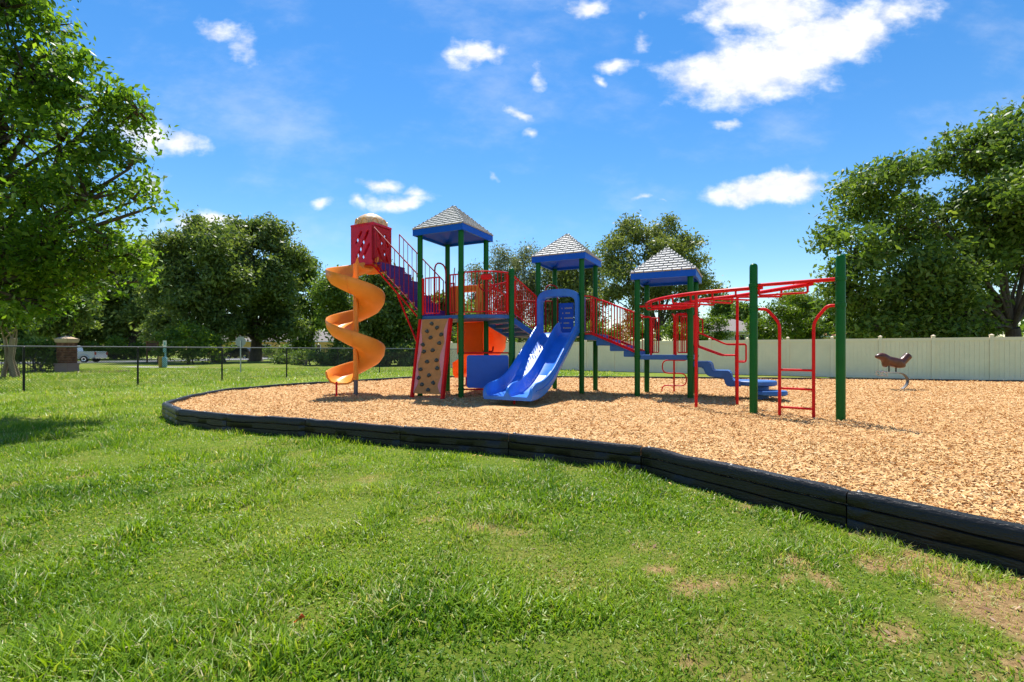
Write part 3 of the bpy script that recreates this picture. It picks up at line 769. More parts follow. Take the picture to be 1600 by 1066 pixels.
# far rail of the balcony behind the console
railing((SD, SD), (PP[0] - 0.1, PP[1] + 0.05), D1, D1, 0.78, 9, m='red')

# purple stairs up to the turret
TU = (-2.0, 0.45); TD = 3.28
us0, us1 = 0.0, -1.52
st = None
nst = 7
for i in range(nst):
    t = (i + 0.5) / nst
    u = us0 + (us1 - us0) * t; h = D1 + (TD - D1) * (i + 1) / (nst + 0)
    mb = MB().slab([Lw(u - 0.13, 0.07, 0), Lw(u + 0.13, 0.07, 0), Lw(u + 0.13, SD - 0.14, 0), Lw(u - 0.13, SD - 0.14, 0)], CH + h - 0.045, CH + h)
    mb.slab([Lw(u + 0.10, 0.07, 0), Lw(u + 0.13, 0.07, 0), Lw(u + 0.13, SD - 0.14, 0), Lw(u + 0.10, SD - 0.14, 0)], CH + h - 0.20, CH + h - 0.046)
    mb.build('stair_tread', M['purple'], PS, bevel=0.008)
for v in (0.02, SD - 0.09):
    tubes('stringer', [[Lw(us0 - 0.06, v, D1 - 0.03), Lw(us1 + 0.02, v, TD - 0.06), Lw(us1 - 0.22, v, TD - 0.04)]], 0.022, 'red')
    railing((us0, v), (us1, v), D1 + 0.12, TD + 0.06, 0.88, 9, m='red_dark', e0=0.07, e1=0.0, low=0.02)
tubes('brace', [[Lw(-0.05, 0.0, 1.16), Lw(-0.75, 0.08, 2.42)]], 0.024, 'red')

# turret with slotted panels and scalloped dome
TQ = [(-2.27, 0.04), (-1.50, 0.04), (-1.50, 0.72), (-2.27, 0.72)]
tc0 = Lw(-1.885, 0.38, 0)
tur = MB().slab([Lw(u - (0.02 if u < -2 else -0.02), v + (-0.02 if v < 0.3 else 0.02), 0) for u, v in TQ], CH + TD - 0.16, CH + TD - 0.02).build('turret', M['orange_deep'], PS, bevel=0.02)
def slot_panel(P0, P1, z0, z1, slots, m, name):
    """flat panel between two plan points with slanted slots really cut through; slots (x0,y0,x1,y1,w) in 0..1"""
    import bmesh
    P0 = Vector((P0[0], P0[1], 0)); P1 = Vector((P1[0], P1[1], 0)); d = P1 - P0; L = d.length; d.normalize(); nrm = Vector((d.y, -d.x, 0)); H = z1 - z0
    bm = bmesh.new()
    def loop(pts):
        vs = [bm.verts.new((x, y, 0)) for x, y in pts]
        return [bm.edges.new((vs[i], vs[(i + 1) % len(vs)])) for i in range(len(vs))]
    ed = loop([(0, 0), (L, 0), (L, H), (0, H)])
    for (x0, y0, x1, y1, w_) in slots:
        a = Vector((x0 * L, y0 * H)); b = Vector((x1 * L, y1 * H)); dd = (b - a).normalized(); nn = Vector((-dd.y, dd.x)) * w_
        pts = [a + nn, b + nn, b + dd * w_ * 0.8 + nn * 0.4, b + dd * w_ * 0.8 - nn * 0.4, b - nn, a - nn, a - dd * w_ * 0.8 - nn * 0.4, a - dd * w_ * 0.8 + nn * 0.4]
        ed += loop([(p.x, p.y) for p in pts])
    bmesh.ops.triangle_fill(bm, use_beauty=True, use_dissolve=False, edges=ed)
    geo = bmesh.ops.extrude_face_region(bm, geom=bm.faces[:])
    for v in [g_ for g_ in geo['geom'] if isinstance(g_, bmesh.types.BMVert)]: v.co.z -= 0.035
    bmesh.ops.recalc_face_normals(bm, faces=bm.faces)
    vs = [P0 + d * v.co.x + nrm * v.co.z + Vector((0, 0, z0 + v.co.y)) for v in bm.verts]
    bm.verts.index_update()
    f = [tuple(v.index for v in fc.verts) for fc in bm.faces]
    bm.free()
    mb = MB(); mb.add(vs, f)
    return mb.build(name, M[m], tur, smooth=False)
SL = [(0.24, 0.58, 0.46, 0.84, 0.045), (0.28, 0.20, 0.76, 0.84, 0.045), (0.54, 0.18, 0.80, 0.50, 0.045)]
z0, z1 = CH + TD - 0.02, CH + TD + 0.98
wq = [Lw(u, v, 0) for u, v in TQ]
SLR = [(0.28, 0.86, 0.50, 0.56, 0.036), (0.62, 0.84, 0.80, 0.54, 0.036), (0.24, 0.42, 0.46, 0.14, 0.036), (0.58, 0.40, 0.76, 0.14, 0.036)]
slot_panel(wq[0], wq[1], z0, z1, SL, 'pink', 'panel')
slot_panel(wq[1], wq[2], z0, z1 - 0.03, SLR, 'scarlet', 'panel')
slot_panel(wq[2], wq[3], z0, z1, SLR, 'scarlet', 'panel')
slot_panel(wq[3], wq[0], z0, z1, SL, 'pink', 'panel')
rim = MB().slab([Lw(u - (0.012 if u < -2 else -0.012), v + (-0.012 if v < 0.3 else 0.012), 0) for u, v in TQ], z1 + 0.002, z1 + 0.056).build('rim', M['pink'], tur, bevel=0.01)
# dome: eight scalloped gores
dm = MB(); ND = 48
prof = [(0.395, 0.0), (0.40, 0.09), (0.38, 0.15), (0.31, 0.22), (0.19, 0.29), (0.07, 0.335), (0.01, 0.345)]
rings = []
for r_, z_ in prof:
    ring = []
    for j in range(ND):
        a = 2 * math.pi * j / ND; sc_ = 1 - 0.05 * (0.5 + 0.5 * math.cos(9 * a))
        ring.append((tc0.x + r_ * sc_ * math.cos(a), tc0.y + r_ * sc_ * math.sin(a), z1 + 0.058 + z_))
    rings.append(ring)
dome = dm.sweep(rings).build('dome', M['cream'], tur, angle=60)
for j in range(9):
    a = 2 * math.pi * (j + 0.5) / 9
    c = Vector((tc0.x + 0.392 * math.cos(a), tc0.y + 0.392 * math.sin(a), z1 + 0.06))
    tdir = Vector((-math.sin(a), math.cos(a), 0)); od = Vector((math.cos(a), math.sin(a), 0))
    arch = [c + tdir * (0.10 * math.cos(t)) + Vector((0, 0, 0.135 * math.sin(t))) + od * 0.006 for t in [math.pi * i / 8 for i in range(9)]]
    MB().tube(arch, 0.016, 6).build('scallop', M['cream'], dome)

# orange spiral slide
spc = Vector((-3.795, 11.51, CH))
spiral = MB().tube([spc + Vector((0, 0, 0.33)), spc + Vector((0, 0, 3.15))], 0.062, 16).build('spiral_slide', M['orange'], PS, label='orange plastic spiral slide winding down from the red turret')
MB().tube([spc + Vector((0, 0, -0.1)), spc + Vector((0, 0, 0.34))], 0.052, 14).build('centre_pole', M['grey_pipe'], spiral)
TH = [55, 90, 180, 540, 860, 905, 925]; HH = [3.10, 2.99, 2.72, 1.54, 0.34, 0.27, 0.265]
prof = [(0.060, 0.30), (0.075, 0.14), (0.12, 0.04), (0.22, 0.0), (0.48, 0.0), (0.60, 0.05), (0.67, 0.15), (0.70, 0.31), (0.73, 0.335), (0.748, 0.30)]
back_ = [(0.72, 0.14), (0.62, 0.005), (0.48, -0.045), (0.20, -0.045), (0.09, 0.0), (0.062, 0.06)]
full = [(r_ * 0.93 if r_ > 0.1 else r_, z_) for r_, z_ in prof + back_]
rings = []
N = 170
for i in range(N + 1):
    thd = 55 + (925 - 55) * i / N
    h = float(np.interp(thd, TH, HH)); a = R(thd)
    # smooth the bends of the height table
    h = float(np.mean([np.interp(thd + k, TH, HH) for k in range(-40, 41, 8)])) if 70 < thd < 885 else h
    flat = 1.0 if thd < 850 else 1 - 0.18 * (thd - 850) / 75
    ring = []
    for r_, z_ in full:
        zz = z_ if z_ < 0.06 else 0.06 + (z_ - 0.06) * flat
        ring.append(spc + Vector((r_ * math.cos(a), r_ * math.sin(a), h + zz)))
    rings.append(ring)
MB().sweep(rings).build('chute', M['orange'], spiral, angle=55)
# moulded joint flanges between the sections
for thd in (275, 455, 640, 815):
    i = int((thd - 55) / 870 * N)
    ring = rings[i]; ring2 = rings[i + 1]
    cen = sum(ring, Vector()) / len(ring)
    mk = lambda rg_: [cen + (p - cen) * 1.0 + (p - Vector((spc.x, spc.y, p.z))).normalized() * (0.012 if k_ >= 8 else -0.004) - Vector((0, 0, 0.010 if k_ >= 10 else -0.003)) for k_, p in enumerate(rg_)]
    MB().sweep([mk(ring), mk([r1.lerp(r2, 0.35) for r1, r2 in zip(ring, ring2)])]).build('joint_flange', M['orange'], spiral)
lp = spc + Vector((-0.36, -0.30, 0)); tubes('support_leg', [[lp + Vector((0, 0, -0.1)), lp + Vector((-0.02, 0.06, 0.30))]], 0.024, 'red', spiral, rad=0)

# climbing wall
def cw(s, t, off=0.0):
    """s across 0..1, t up 0..1"""
    u = 0.07 + 0.90 * s - (1 - t) * 0.02; d_ = 0.30 * (1 - t) + 0.10
    p = Lw(u, -d_ - off, 0); p.z = CH - 0.03 + t * (D1 - 0.05)
    return p
nrm = (cw(1, 0) - cw(0, 0)).cross(cw(0, 1) - cw(0, 0)).normalized()
wall = None
def edgex(t): return 0.045 + 0.05 * abs(math.sin(t * 9.0)) + 0.02 * math.sin(t * 23)
nv = 36
mb = MB(); ringsf = []
for i in range(nv + 1):
    t = 0.05 + 0.945 * i / nv
    ringsf.append([cw(0.08, t) + nrm * 0.02, cw(0.92, t) + nrm * 0.02, cw(0.92, t) - nrm * 0.02, cw(0.08, t) - nrm * 0.02])
wall = MB().sweep(ringsf).build('climbing_wall', M['tan'], PS, smooth=False, label='tan climbing wall with grey holds and pink wavy edges')
for side in (0, 1):
    rg_ = []
    for i in range(nv + 1):
        t = 0.05 + 0.945 * i / nv
        e_ = 0.035 + (0.075 if side == 0 else 0.10) * abs(math.sin(t * 7.5 + side)) ** 1.3
        if t < 0.16: e_ *= max(0.0, (t - 0.05) / 0.11)
        if t > 0.8: e_ *= max(0.05, (1 - t) / 0.2)
        s0_, s1_ = (0.082, 0.084 + e_) if side == 0 else (0.916 - e_, 0.918)
        rg_.append([cw(s0_, t) + nrm * 0.0205, cw(s1_, t) + nrm * 0.0205, cw(s1_, t) + nrm * 0.030, cw(s0_, t) + nrm * 0.030])
    MB().sweep(rg_).build('wavy_edge', M['blush'], wall, smooth=False)
    s_ = 0.03 if side == 0 else 0.97
    q0, q1 = cw(s_, -0.05), cw(s_, 1.0)
    ax = (q1 - q0).normalized(); sx = (cw(1, 0) - cw(0, 0)).normalized()
    mb = MB(); hs = 0.035
    mb.hexa([q0 - sx * hs - nrm * 0.05, q0 + sx * hs - nrm * 0.05, q0 + sx * hs + nrm * 0.05, q0 - sx * hs + nrm * 0.05], [q1 - sx * hs - nrm * 0.05, q1 + sx * hs - nrm * 0.05, q1 + sx * hs + nrm * 0.05, q1 - sx * hs + nrm * 0.05])
    mb.build('side_rail', M['red'], wall, bevel=0.012)
HOLDS = [(0.40, 0.96), (0.63, 0.90), (0.25, 0.85), (0.82, 0.80), (0.42, 0.76), (0.78, 0.68), (0.14, 0.66), (0.55, 0.58), (0.22, 0.56), (0.74, 0.44), (0.38, 0.42), (0.80, 0.33), (0.16, 0.31), (0.52, 0.23), (0.13, 0.19), (0.70, 0.13), (0.28, 0.10), (0.54, 0.03)]
for i, (s_, t) in enumerate(HOLDS):
    c = cw(0.10 + 0.80 * s_, 0.07 + t * 0.90); rg_ = random.Random(i)
    mb = MB(); sx = (cw(1, 0) - cw(0, 0)).normalized(); ax = (cw(0, 1) - cw(0, 0)).normalized()
    k = len(mb.v); rings = []
    ro = rg_.uniform(0, 3)
    for q_, z_ in ((1.0, 0.02), (1.05, 0.035), (0.8, 0.065), (0.35, 0.085)):
        rings.append([c + sx * (0.045 * q_ * (1 + 0.25 * math.sin(2 * a + ro)) * math.cos(a)) + ax * (0.044 * q_ * (1 + 0.2 * math.cos(3 * a + ro)) * math.sin(a)) + nrm * z_ for a in [j * math.pi / 5 for j in range(10)]])
    mb.sweep(rings).build('climbing_hold', M['hold'], wall, angle=70)

# blue play panel under the balcony
def bar(a, b, h, r, m, name, parent=None): return tubes(name, [[Lw(a[0], a[1], h), Lw(b[0], b[1], h)]], r, m, parent, rad=0)
bar(fr, PP, 0.155, 0.018, 'red', 'panel_bar'); bar(fr, PP, 0.99, 0.018, 'red', 'panel_bar')
dpl = (Vector(PP) - Vector(fr)); Lp = dpl.length; dpl.normalize()
pts = []
for (cx2, cz2, a0) in ((0.19, 0.25, 180), (Lp - 0.13, 0.25, 270), (Lp - 0.13, 0.88, 0), (0.19, 0.88, 90)):
    for k in range(6):
        a = R(a0 + k * 18); pts.append((cx2 + 0.06 * math.cos(a), cz2 + 0.06 * math.sin(a)))
fo = (dpl.y, -dpl.x)
ring1 = [Lw(fr[0] + dpl.x * x + fo[0] * 0.022, fr[1] + dpl.y * x + fo[1] * 0.022, z) for x, z in pts]
ring0 = [Lw(fr[0] + dpl.x * x + fo[0] * 0.044, fr[1] + dpl.y * x + fo[1] * 0.044, z) for x, z in pts]
MB().sweep([ring0, ring1]).build('play_panel', M['blue_panel'], PS, bevel=0.005, label='plain dark blue play panel under the balcony')

# orange curved slide behind tower 1 with its hood
path = [Vector(p) for p in ((0.58, SD + 0.02), (0.60, 1.75), (0.58, 2.25), (0.40, 2.75), (0.0, 3.10), (-0.50, 3.25), (-0.95, 3.28))]
def cat(P, n=8):
    out = []
    for i in range(len(P) - 1):
        p0, p1, p2, p3 = P[max(i - 1, 0)], P[i], P[i + 1], P[min(i + 2, len(P) - 1)]
        for k in range(n):
            t = k / n
            out.append(0.5 * ((2 * p1) + (p2 - p0) * t + (2 * p0 - 5 * p1 + 4 * p2 - p3) * t * t + (3 * p1 - p0 - 3 * p2 + p3) * t ** 3))
    out.append(P[-1]); return out
cp = cat(path)
cum = [0]
for i in range(1, len(cp)): cum.append(cum[-1] + (cp[i] - cp[i - 1]).length)
rings = []
for i, p in enumerate(cp):
    d_ = (cp[min(i + 1, len(cp) - 1)] - cp[max(i - 1, 0)]).normalized(); nn = Vector((-d_.y, d_.x)); t = cum[i] / cum[-1]
    h = D1 - 0.02 - (D1 - 0.28) * (t ** 1.05 if t < 0.85 else 0.84 + (t - 0.85) * 1.06)
    wl_ = 0.42
    pr = [(-0.40, wl_), (-0.37, 0.08), (-0.28, 0.0), (0.28, 0.0), (0.37, 0.08), (0.40, wl_), (0.44, wl_), (0.42, 0.06), (0.30, -0.05), (-0.30, -0.05), (-0.42, 0.06), (-0.44, wl_)]
    rings.append([Lw(p.x + nn.x * x, p.y + nn.y * x, h + z) for x, z in pr])
cslide = MB().sweep(rings).build('curved_slide', M['orange_deep'], PS, angle=60, label='deep orange curved slide behind the tallest tower')
mb = MB()
def ubox(u0, u1, v0, v1, h0, h1): return MB().hexa([Lw(u0, v0, h0), Lw(u1, v0, h0), Lw(u1, v1, h0), Lw(u0, v1, h0)], [Lw(u0, v0, h1), Lw(u1, v0, h1), Lw(u1, v1, h1), Lw(u0, v1, h1)])
ubox(0.07, 0.33, SD + 0.005, SD + 0.28, D1 + 0.02, D1 + 0.86).build('hood_panel', M['orange'], cslide, bevel=0.03)
ubox(0.84, 1.08, SD + 0.005, SD + 0.28, D1 + 0.02, D1 + 0.86).build('hood_panel', M['orange'], cslide, bevel=0.03)
ubox(0.332, 0.838, SD + 0.01, SD + 0.26, D1 + 0.70, D1 + 0.855).build('hood_panel', M['orange'], cslide, bevel=0.03)
ep = Lw(-0.75, 3.27, 0)
tubes('support_leg', [[ep + Vector((0, 0, -0.1)), ep + Vector((0, 0, 0.24))]], 0.024, 'red_dark', cslide, rad=0)
sp_ = Lw(0.55, 2.3, 0)
tubes('support_leg', [[sp_ + Vector((0, 0, -0.1)), sp_ + Vector((0, 0, 1.0))], [sp_ + Vector((-0.16, 0, 1.16)), sp_ + Vector((-0.14, 0, 1.02)), sp_ + Vector((0.14, 0, 1.02)), sp_ + Vector((0.16, 0, 1.16))]], 0.024, 'red_dark', cslide, rad=0.03)
# flat orange screen under the deck, seen behind the play panel
ubox(0.30, 1.06, SD - 0.015, SD + 0.015, 0.95, D1 - 0.10).build('screen_panel', M['orange_deep'], PS, bevel=0.006)

# bridge from the balcony down to tower 2
A0, A1 = Vector(PP), Vector((SD, SD)); B0, B1 = Vector(T2), Vector(QQ)
nb_ = 4
for i in range(nb_):
    t0, t1 = i / nb_, (i + 1) / nb_
    a_, b_ = A0.lerp(B0, t0), A0.lerp(B0, t1); c_, d_ = A1.lerp(B1, t1), A1.lerp(B1, t0)
    ins = 0.06
    h = D1 - (D1 - D2) * (i + 0.5) / nb_ - 0.02
    poly = [a_.lerp(d_, ins), b_.lerp(c_, ins), c_.lerp(b_, ins), d_.lerp(a_, ins)]
    MB().slab([Lw(p.x, p.y, 0) for p in poly], CH + h - 0.09, CH + h).build('bridge_tread', M['blue_deck'], PS, bevel=0.008)
for (a_, b_) in ((A0, B0), (A1, B1)):
    railing(a_, b_, D1, D2, 0.92, 12, e0=0.08, e1=0.08)
    dd = (b_ - a_).normalized(); ww = Vector((-dd.y, dd.x)) * 0.02
    MB().hexa([Lw(a_.x - ww.x, a_.y - ww.y, D1 - 0.17), Lw(b_.x - ww.x, b_.y - ww.y, D2 - 0.17), Lw(b_.x + ww.x, b_.y + ww.y, D2 - 0.17), Lw(a_.x + ww.x, a_.y + ww.y, D1 - 0.17)],
              [Lw(a_.x - ww.x, a_.y - ww.y, D1 - 0.03), Lw(b_.x - ww.x, b_.y - ww.y, D2 - 0.03), Lw(b_.x + ww.x, b_.y + ww.y, D2 - 0.03), Lw(a_.x + ww.x, a_.y + ww.y, D1 - 0.03)]).build('bridge_beam', M['blue_deck'], PS)
hp = A0.lerp(B0, 0.12); tubes('handrail', [[Lw(hp.x, hp.y, D1 + 0.04), Lw(hp.x, hp.y, D1 + 0.80)]], 0.03, 'red')
hp = A0.lerp(B0, 0.92); tubes('handrail', [[Lw(hp.x, hp.y, D2 + 0.04), Lw(hp.x, hp.y, D2 + 0.86)]], 0.03, 'red')
tubes('arch_handrail', [[Lw(T2[0] - 0.15, T2[1] + SD - 0.3, D2), Lw(T2[0] - 0.15, T2[1] + SD - 0.3, D2 + 1.35), Lw(T2[0] + 0.12, T2[1] + SD - 0.1, D2 + 1.35), Lw(T2[0] + 0.12, T2[1] + SD - 0.1, D2)]], 0.018, 'red_dark', rad=0.16)

# tower 2: rear guard, letter panel, side posts
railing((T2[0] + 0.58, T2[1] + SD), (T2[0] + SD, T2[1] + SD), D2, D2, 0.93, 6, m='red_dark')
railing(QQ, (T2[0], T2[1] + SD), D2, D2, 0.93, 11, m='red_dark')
lpn = ubox(T2[0] + 0.13, T2[0] + 0.56, T2[1] + SD - 0.045, T2[1] + SD - 0.02, D2 + 0.03, D2 + 0.86).build('letter_panel', M['blue_panel'], PS, bevel=0.01, label='blue activity panel with small rows of pale lettering')
rowrg = random.Random(4)
for r_ in range(5):
    u = T2[0] + 0.22 + (0.03 if r_ == 1 else 0) - 0.01 * r_
    mb = MB()
    hh = D2 + 0.70 - r_ * 0.135
    endu = T2[0] + (0.51, 0.46, 0.51, 0.42, 0.50)[r_]
    first = True
    while u < endu:
        w_ = rowrg.uniform(0.018, 0.034)
        b_ = [(u, hh), (u + w_, hh), (u + w_, hh + rowrg.uniform(0.028, 0.042)), (u, hh + 0.038)]
        v0 = T2[1] + SD - 0.0455
        mb.add([Lw(x, v0 - 0.004, z) for x, z in b_] + [Lw(x, v0, z) for x, z in b_], [(0, 1, 2, 3), (7, 6, 5, 4), (0, 4, 5, 1), (1, 5, 6, 2), (2, 6, 7, 3), (3, 7, 4, 0)])
        u += w_ + (0.07 if first else rowrg.uniform(0.006, 0.012)); first = False
    mb.build('lettering', M['marks'], lpn, smooth=False)
uE = T2[0] + SD
ubox(uE - 0.01, uE + 0.015, T2[1] + 0.10, T2[1] + 0.28, D2 + 0.03, D2 + 0.92).build('side_panel', M['purple'], PS, bevel=0.006)
ubox(uE - 0.01, uE + 0.015, T2[1] + SD - 0.28, T2[1] + SD - 0.09, D2 + 0.03, D2 + 0.92).build('side_panel', M['red'], PS, bevel=0.006)

# double slide
dsl = None
def prof_h(s):
    """height of the chute floor against distance from tower 2, with two humps"""
    xs = [0.0, 0.14, 0.45, 0.75, 1.05, 1.35, 1.62, 1.90, 2.18, 2.45, 2.66, 2.86]
    hs = [1.50, 1.47, 1.27, 1.06, 0.85, 0.65, 0.47, 0.31, 0.205, 0.165, 0.15, 0.145]
    s2 = np.mean([np.interp(min(max(s + k, 0), 2.86), xs, hs) for k in np.linspace(-0.16, 0.16, 17)])
    return float(s2) + 0.006 * math.sin(s * 6.8) * (1 if 0.3 < s < 2.3 else 0)
ns = 90; rings = []
uc = T2[0] + SD / 2; hwid = 0.535
def wallz(s): return 0.25 if s < 2.55 else 0.25 - 0.10 * ((s - 2.55) / 0.31) ** 2
for i in range(ns + 1):
    s = 2.86 * i / ns; h = prof_h(s); wz = wallz(s)
    if i == ns: wz = 0.10
    W_ = hwid
    pr = [(-W_, 0.0), (-W_, wz - 0.02), (-W_ + 0.012, wz), (-W_ + 0.045, wz), (-W_ + 0.06, wz - 0.02), (-W_ + 0.075, 0.05), (-W_ + 0.11, 0.0),
          (-0.075, 0.0), (-0.045, 0.05), (-0.028, wz - 0.02), (-0.016, wz), (0.016, wz), (0.028, wz - 0.02), (0.045, 0.05), (0.075, 0.0),
          (W_ - 0.11, 0.0), (W_ - 0.075, 0.05), (W_ - 0.06, wz - 0.02), (W_ - 0.045, wz), (W_ - 0.012, wz), (W_, wz - 0.02), (W_, 0.0), (W_ - 0.02, -0.07), (-W_ + 0.02, -0.07)]
    rings.append([Lw(uc + x, T2[1] - 0.02 - s, h + z) for x, z in pr])
dsl = MB().sweep(rings).build('double_slide', M['blue_slide'], PS, angle=50, label='blue double slide with two side by side chutes')
# raised bead along the outer side
for sgn in (-1, 1):
    MB().tube([Lw(uc + sgn * (hwid + 0.004), T2[1] - 0.02 - s, prof_h(s) + 0.10) for s in [0.1 + 2.55 * k / 30 for k in range(31)]], 0.012, 6).build('moulded_bead', M['blue_slide'], dsl)
# hood arch at the top of the double slide
oc = []; ic = []
for k in range(25):
    a = math.pi * k / 24
    ca, sa = math.cos(a), math.sin(a)
    x = 0.545 * (abs(ca) ** 0.62) * (1 if ca > 0 else -1); z = 0.80 + 0.28 * sa ** 0.9
    xi = 0.445 * (abs(ca) ** 0.5) * (1 if ca > 0 else -1); zi = 0.74 + 0.16 * sa ** 0.9
    oc.append((x, z)); ic.append((xi, zi))
outline_o = [(0.545, -0.02)] + oc + [(-0.545, -0.02)]; outline_i = [(0.445, -0.02)] + ic + [(-0.445, -0.02)]
rings = []
for (x, z), (xi, zi) in zip(outline_o, outline_i):
    rings.append([Lw(uc + x, T2[1] - 0.17, D2 + z), Lw(uc + x, T2[1] + 0.05, D2 + z), Lw(uc + xi, T2[1] + 0.05, D2 + zi), Lw(uc + xi, T2[1] - 0.15, D2 + zi)])
MB().sweep(rings).build('hood', M['blue_slide'], dsl, bevel=0.012)
for x in (-0.05,):
    fp = Lw(uc + 0.0, T2[1] - 2.55, 0)
    tubes('support_leg', [[fp + Vector((0, 0, -0.15)), fp + Vector((0, 0, 0.12))]], 0.022, 'red', dsl, rad=0)

# stairs from tower 2 down to tower 3
u0, u1 = T2[0] + SD, T3[0]
mb = MB()
nt_ = 4; dw = (u1 - u0 - 0.02) / nt_
for i in range(nt_):
    h = D2 - (D2 - D3) * i / nt_ * 1.0 - 0.0
    th = 0.13
    ua = u0 + 0.012 + i * dw
    ubox(ua, ua + dw + 0.03 if i < nt_ - 1 else ua + dw - 0.01, T2[1] + 0.075, T2[1] + SD - 0.075, h - th - 0.05, h - 0.004 * i - 0.03).build('stair_tread', M['blue_deck'], PS, bevel=0.012)
for v in (T2[1] + 0.035, T2[1] + SD - 0.035):
    railing((u0, v), (u1, v), D2 - 0.02, D3 + 0.06, 0.90, 14, e0=0.22, e1=0.03, low=0.03)
    tubes('stringer', [[Lw(u0 + 0.05, v, D2 - 0.03), Lw(u0 + 0.24, v, D2 - 0.03), Lw(u1 - 0.02, v, D3 + 0.05)]], 0.018, 'red')
    tubes('handrail', [[Lw(u0 + 0.03, v, D2 + 0.0), Lw(u0 + 0.03, v, D2 + 0.90), Lw(u0 + 0.22, v, D2 + 0.885)]], 0.018, 'red', rad=0.03)

# tower 3 guards, loop rails and the climber behind
railing((T3[0], T3[1] + SD), (T3[0] + 0.36, T3[1] + SD), D3, D3, 0.92, 3)
railing((T3[0] + 0.78, T3[1] + SD), (T3[0] + SD, T3[1] + SD), D3, D3, 0.92, 4)
railing((T3[0] + SD, T3[1] + SD), (T3[0] + SD, T3[1] + SD * 0.70), D3, D3, 0.90, 3)
ubox(T3[0] + 0.06, T3[0] + 0.16, T3[1] + SD - 0.02, T3[1] + SD + 0.02, D3 + 0.03, D3 + 0.92).build('side_panel', M['red'], PS, bevel=0.006)
tubes('handrail', [[Lw(T3[0] + 0.30, T3[1] + 0.05, D3 - 0.06), Lw(T3[0] + 0.30, T3[1] + 0.05, D3 + 0.88), Lw(T3[0] + 0.08, T3[1] + 0.05, D3 + 0.88)]], 0.024, 'red')
tubes('handrail', [[Lw(T3[0] + 0.84, T3[1] + 0.05, D3 - 0.06), Lw(T3[0] + 0.84, T3[1] + 0.05, D3 + 0.92), Lw(T3[0] + 1.08, T3[1] + 0.05, D3 + 0.92)]], 0.024, 'red')
railing((T3[0] + 0.82, T3[1] + 0.03), (T3[0] + SD, T3[1] + 0.03), D3, D3, 0.90, 2)
uc3 = T3[0] + 0.62; vb = T3[1] + SD + 0.28
serp = []
for k, (h0, sg) in enumerate(((0.84, 1), (0.60, -1), (0.34, 1), (0.08, -1))): pass
pathS = [(0.30, 0.92), (0.30, 0.80), (-0.28, 0.80), (-0.28, 0.47), (0.30, 0.47), (0.30, 0.16), (-0.28, 0.16), (-0.30, -0.05)]
clb = tubes('snake_climber', [[Lw(uc3, vb, -0.1), Lw(uc3, vb, D3 + 1.0), Lw(uc3, vb - 0.28, D3 + 1.0)]], 0.022, 'red', rad=0.08, label='red pole with a snaking climbing bar at the low tower')
tubes('snake_bar', [[Lw(uc3 + x, vb - 0.03, z) for x, z in pathS]], 0.016, 'red', clb, rad=0.15)

# moulded blue pod steps from tower 3 to the ground
uS = T3[0] + SD
rings = []
P2 = [(0.03, 0.80), (0.34, 0.80), (0.40, 0.77), (0.44, 0.60), (0.74, 0.60), (0.80, 0.57), (0.84, 0.40), (1.02, 0.38)]
P1 = [(1.02, 0.27), (0.76, 0.26), (0.70, 0.30), (0.66, 0.44), (0.38, 0.47), (0.30, 0.52), (0.24, 0.66), (0.03, 0.68)]
outl = P2 + P1
r0 = [Lw(uS + x, T3[1] + 0.16, z) for x, z in outl]; r1 = [Lw(uS + x, T3[1] + SD - 0.16, z) for x, z in outl]
steps = MB().sweep([r0, r1]).build('pod_steps', M['blue_deck'], PS, bevel=0.018, label='moulded blue steps curling down from the low tower')
def disc(u, v, r, h, th, name, a0=0.0, squash=1.0):
    c = Lw(u, v, 0)
    pr = [(r * 0.9, h - th), (r, h - th + 0.02), (r, h - 0.02), (r * 0.95, h)]
    return MB().lathe((c.x, c.y, c.z), pr, 24).build(name, M['blue_deck'], steps, bevel=0.0)
disc(uS + 1.26, T3[1] + 0.52, 0.44, 0.395, 0.11, 'landing')
disc(uS + 1.36, T3[1] + 0.44, 0.18, 0.29, 0.30, 'pedestal')
disc(uS + 1.55, T3[1] + 0.30, 0.33, 0.20, 0.10, 'landing')
# handrails of the steps
for v, du in ((T3[1] + 0.02, 0.0), (T3[1] + SD - 0.02, 0.0)):
    a = [Lw(uS + 0.06, v, D3 + 0.86), Lw(uS + 0.16, v, D3 + 0.86), Lw(uS + 0.16, v, D3 + 0.50), Lw(uS + 0.70, v, D3 + 0.24), Lw(uS + 0.92, v, D3 + 0.24), Lw(uS + 1.10, v, D3 + 0.24), Lw(uS + 1.10, v, D3 - 0.14), Lw(uS + 0.94, v, D3 - 0.14)]
    b = [Lw(uS + 0.06, v, D3 + 0.86), Lw(uS + 0.06, v, D3 + 0.22), Lw(uS + 0.62, v, D3 - 0.0), Lw(uS + 0.92, v, D3 - 0.0)]
    tubes('handrail', [a, b], 0.017, 'red', rad=0.05)
    hp_ = Lw(uS + (0.92 if v < T3[1] + 0.5 else 1.22), v, 0)
    MB().lathe((hp_.x, hp_.y, hp_.z), [(0.026, -0.1), (0.030, 0.2), (0.034, D3 + 0.10), (0.018, D3 + 0.26)], 10).build('handrail_post', M['red'], PS)

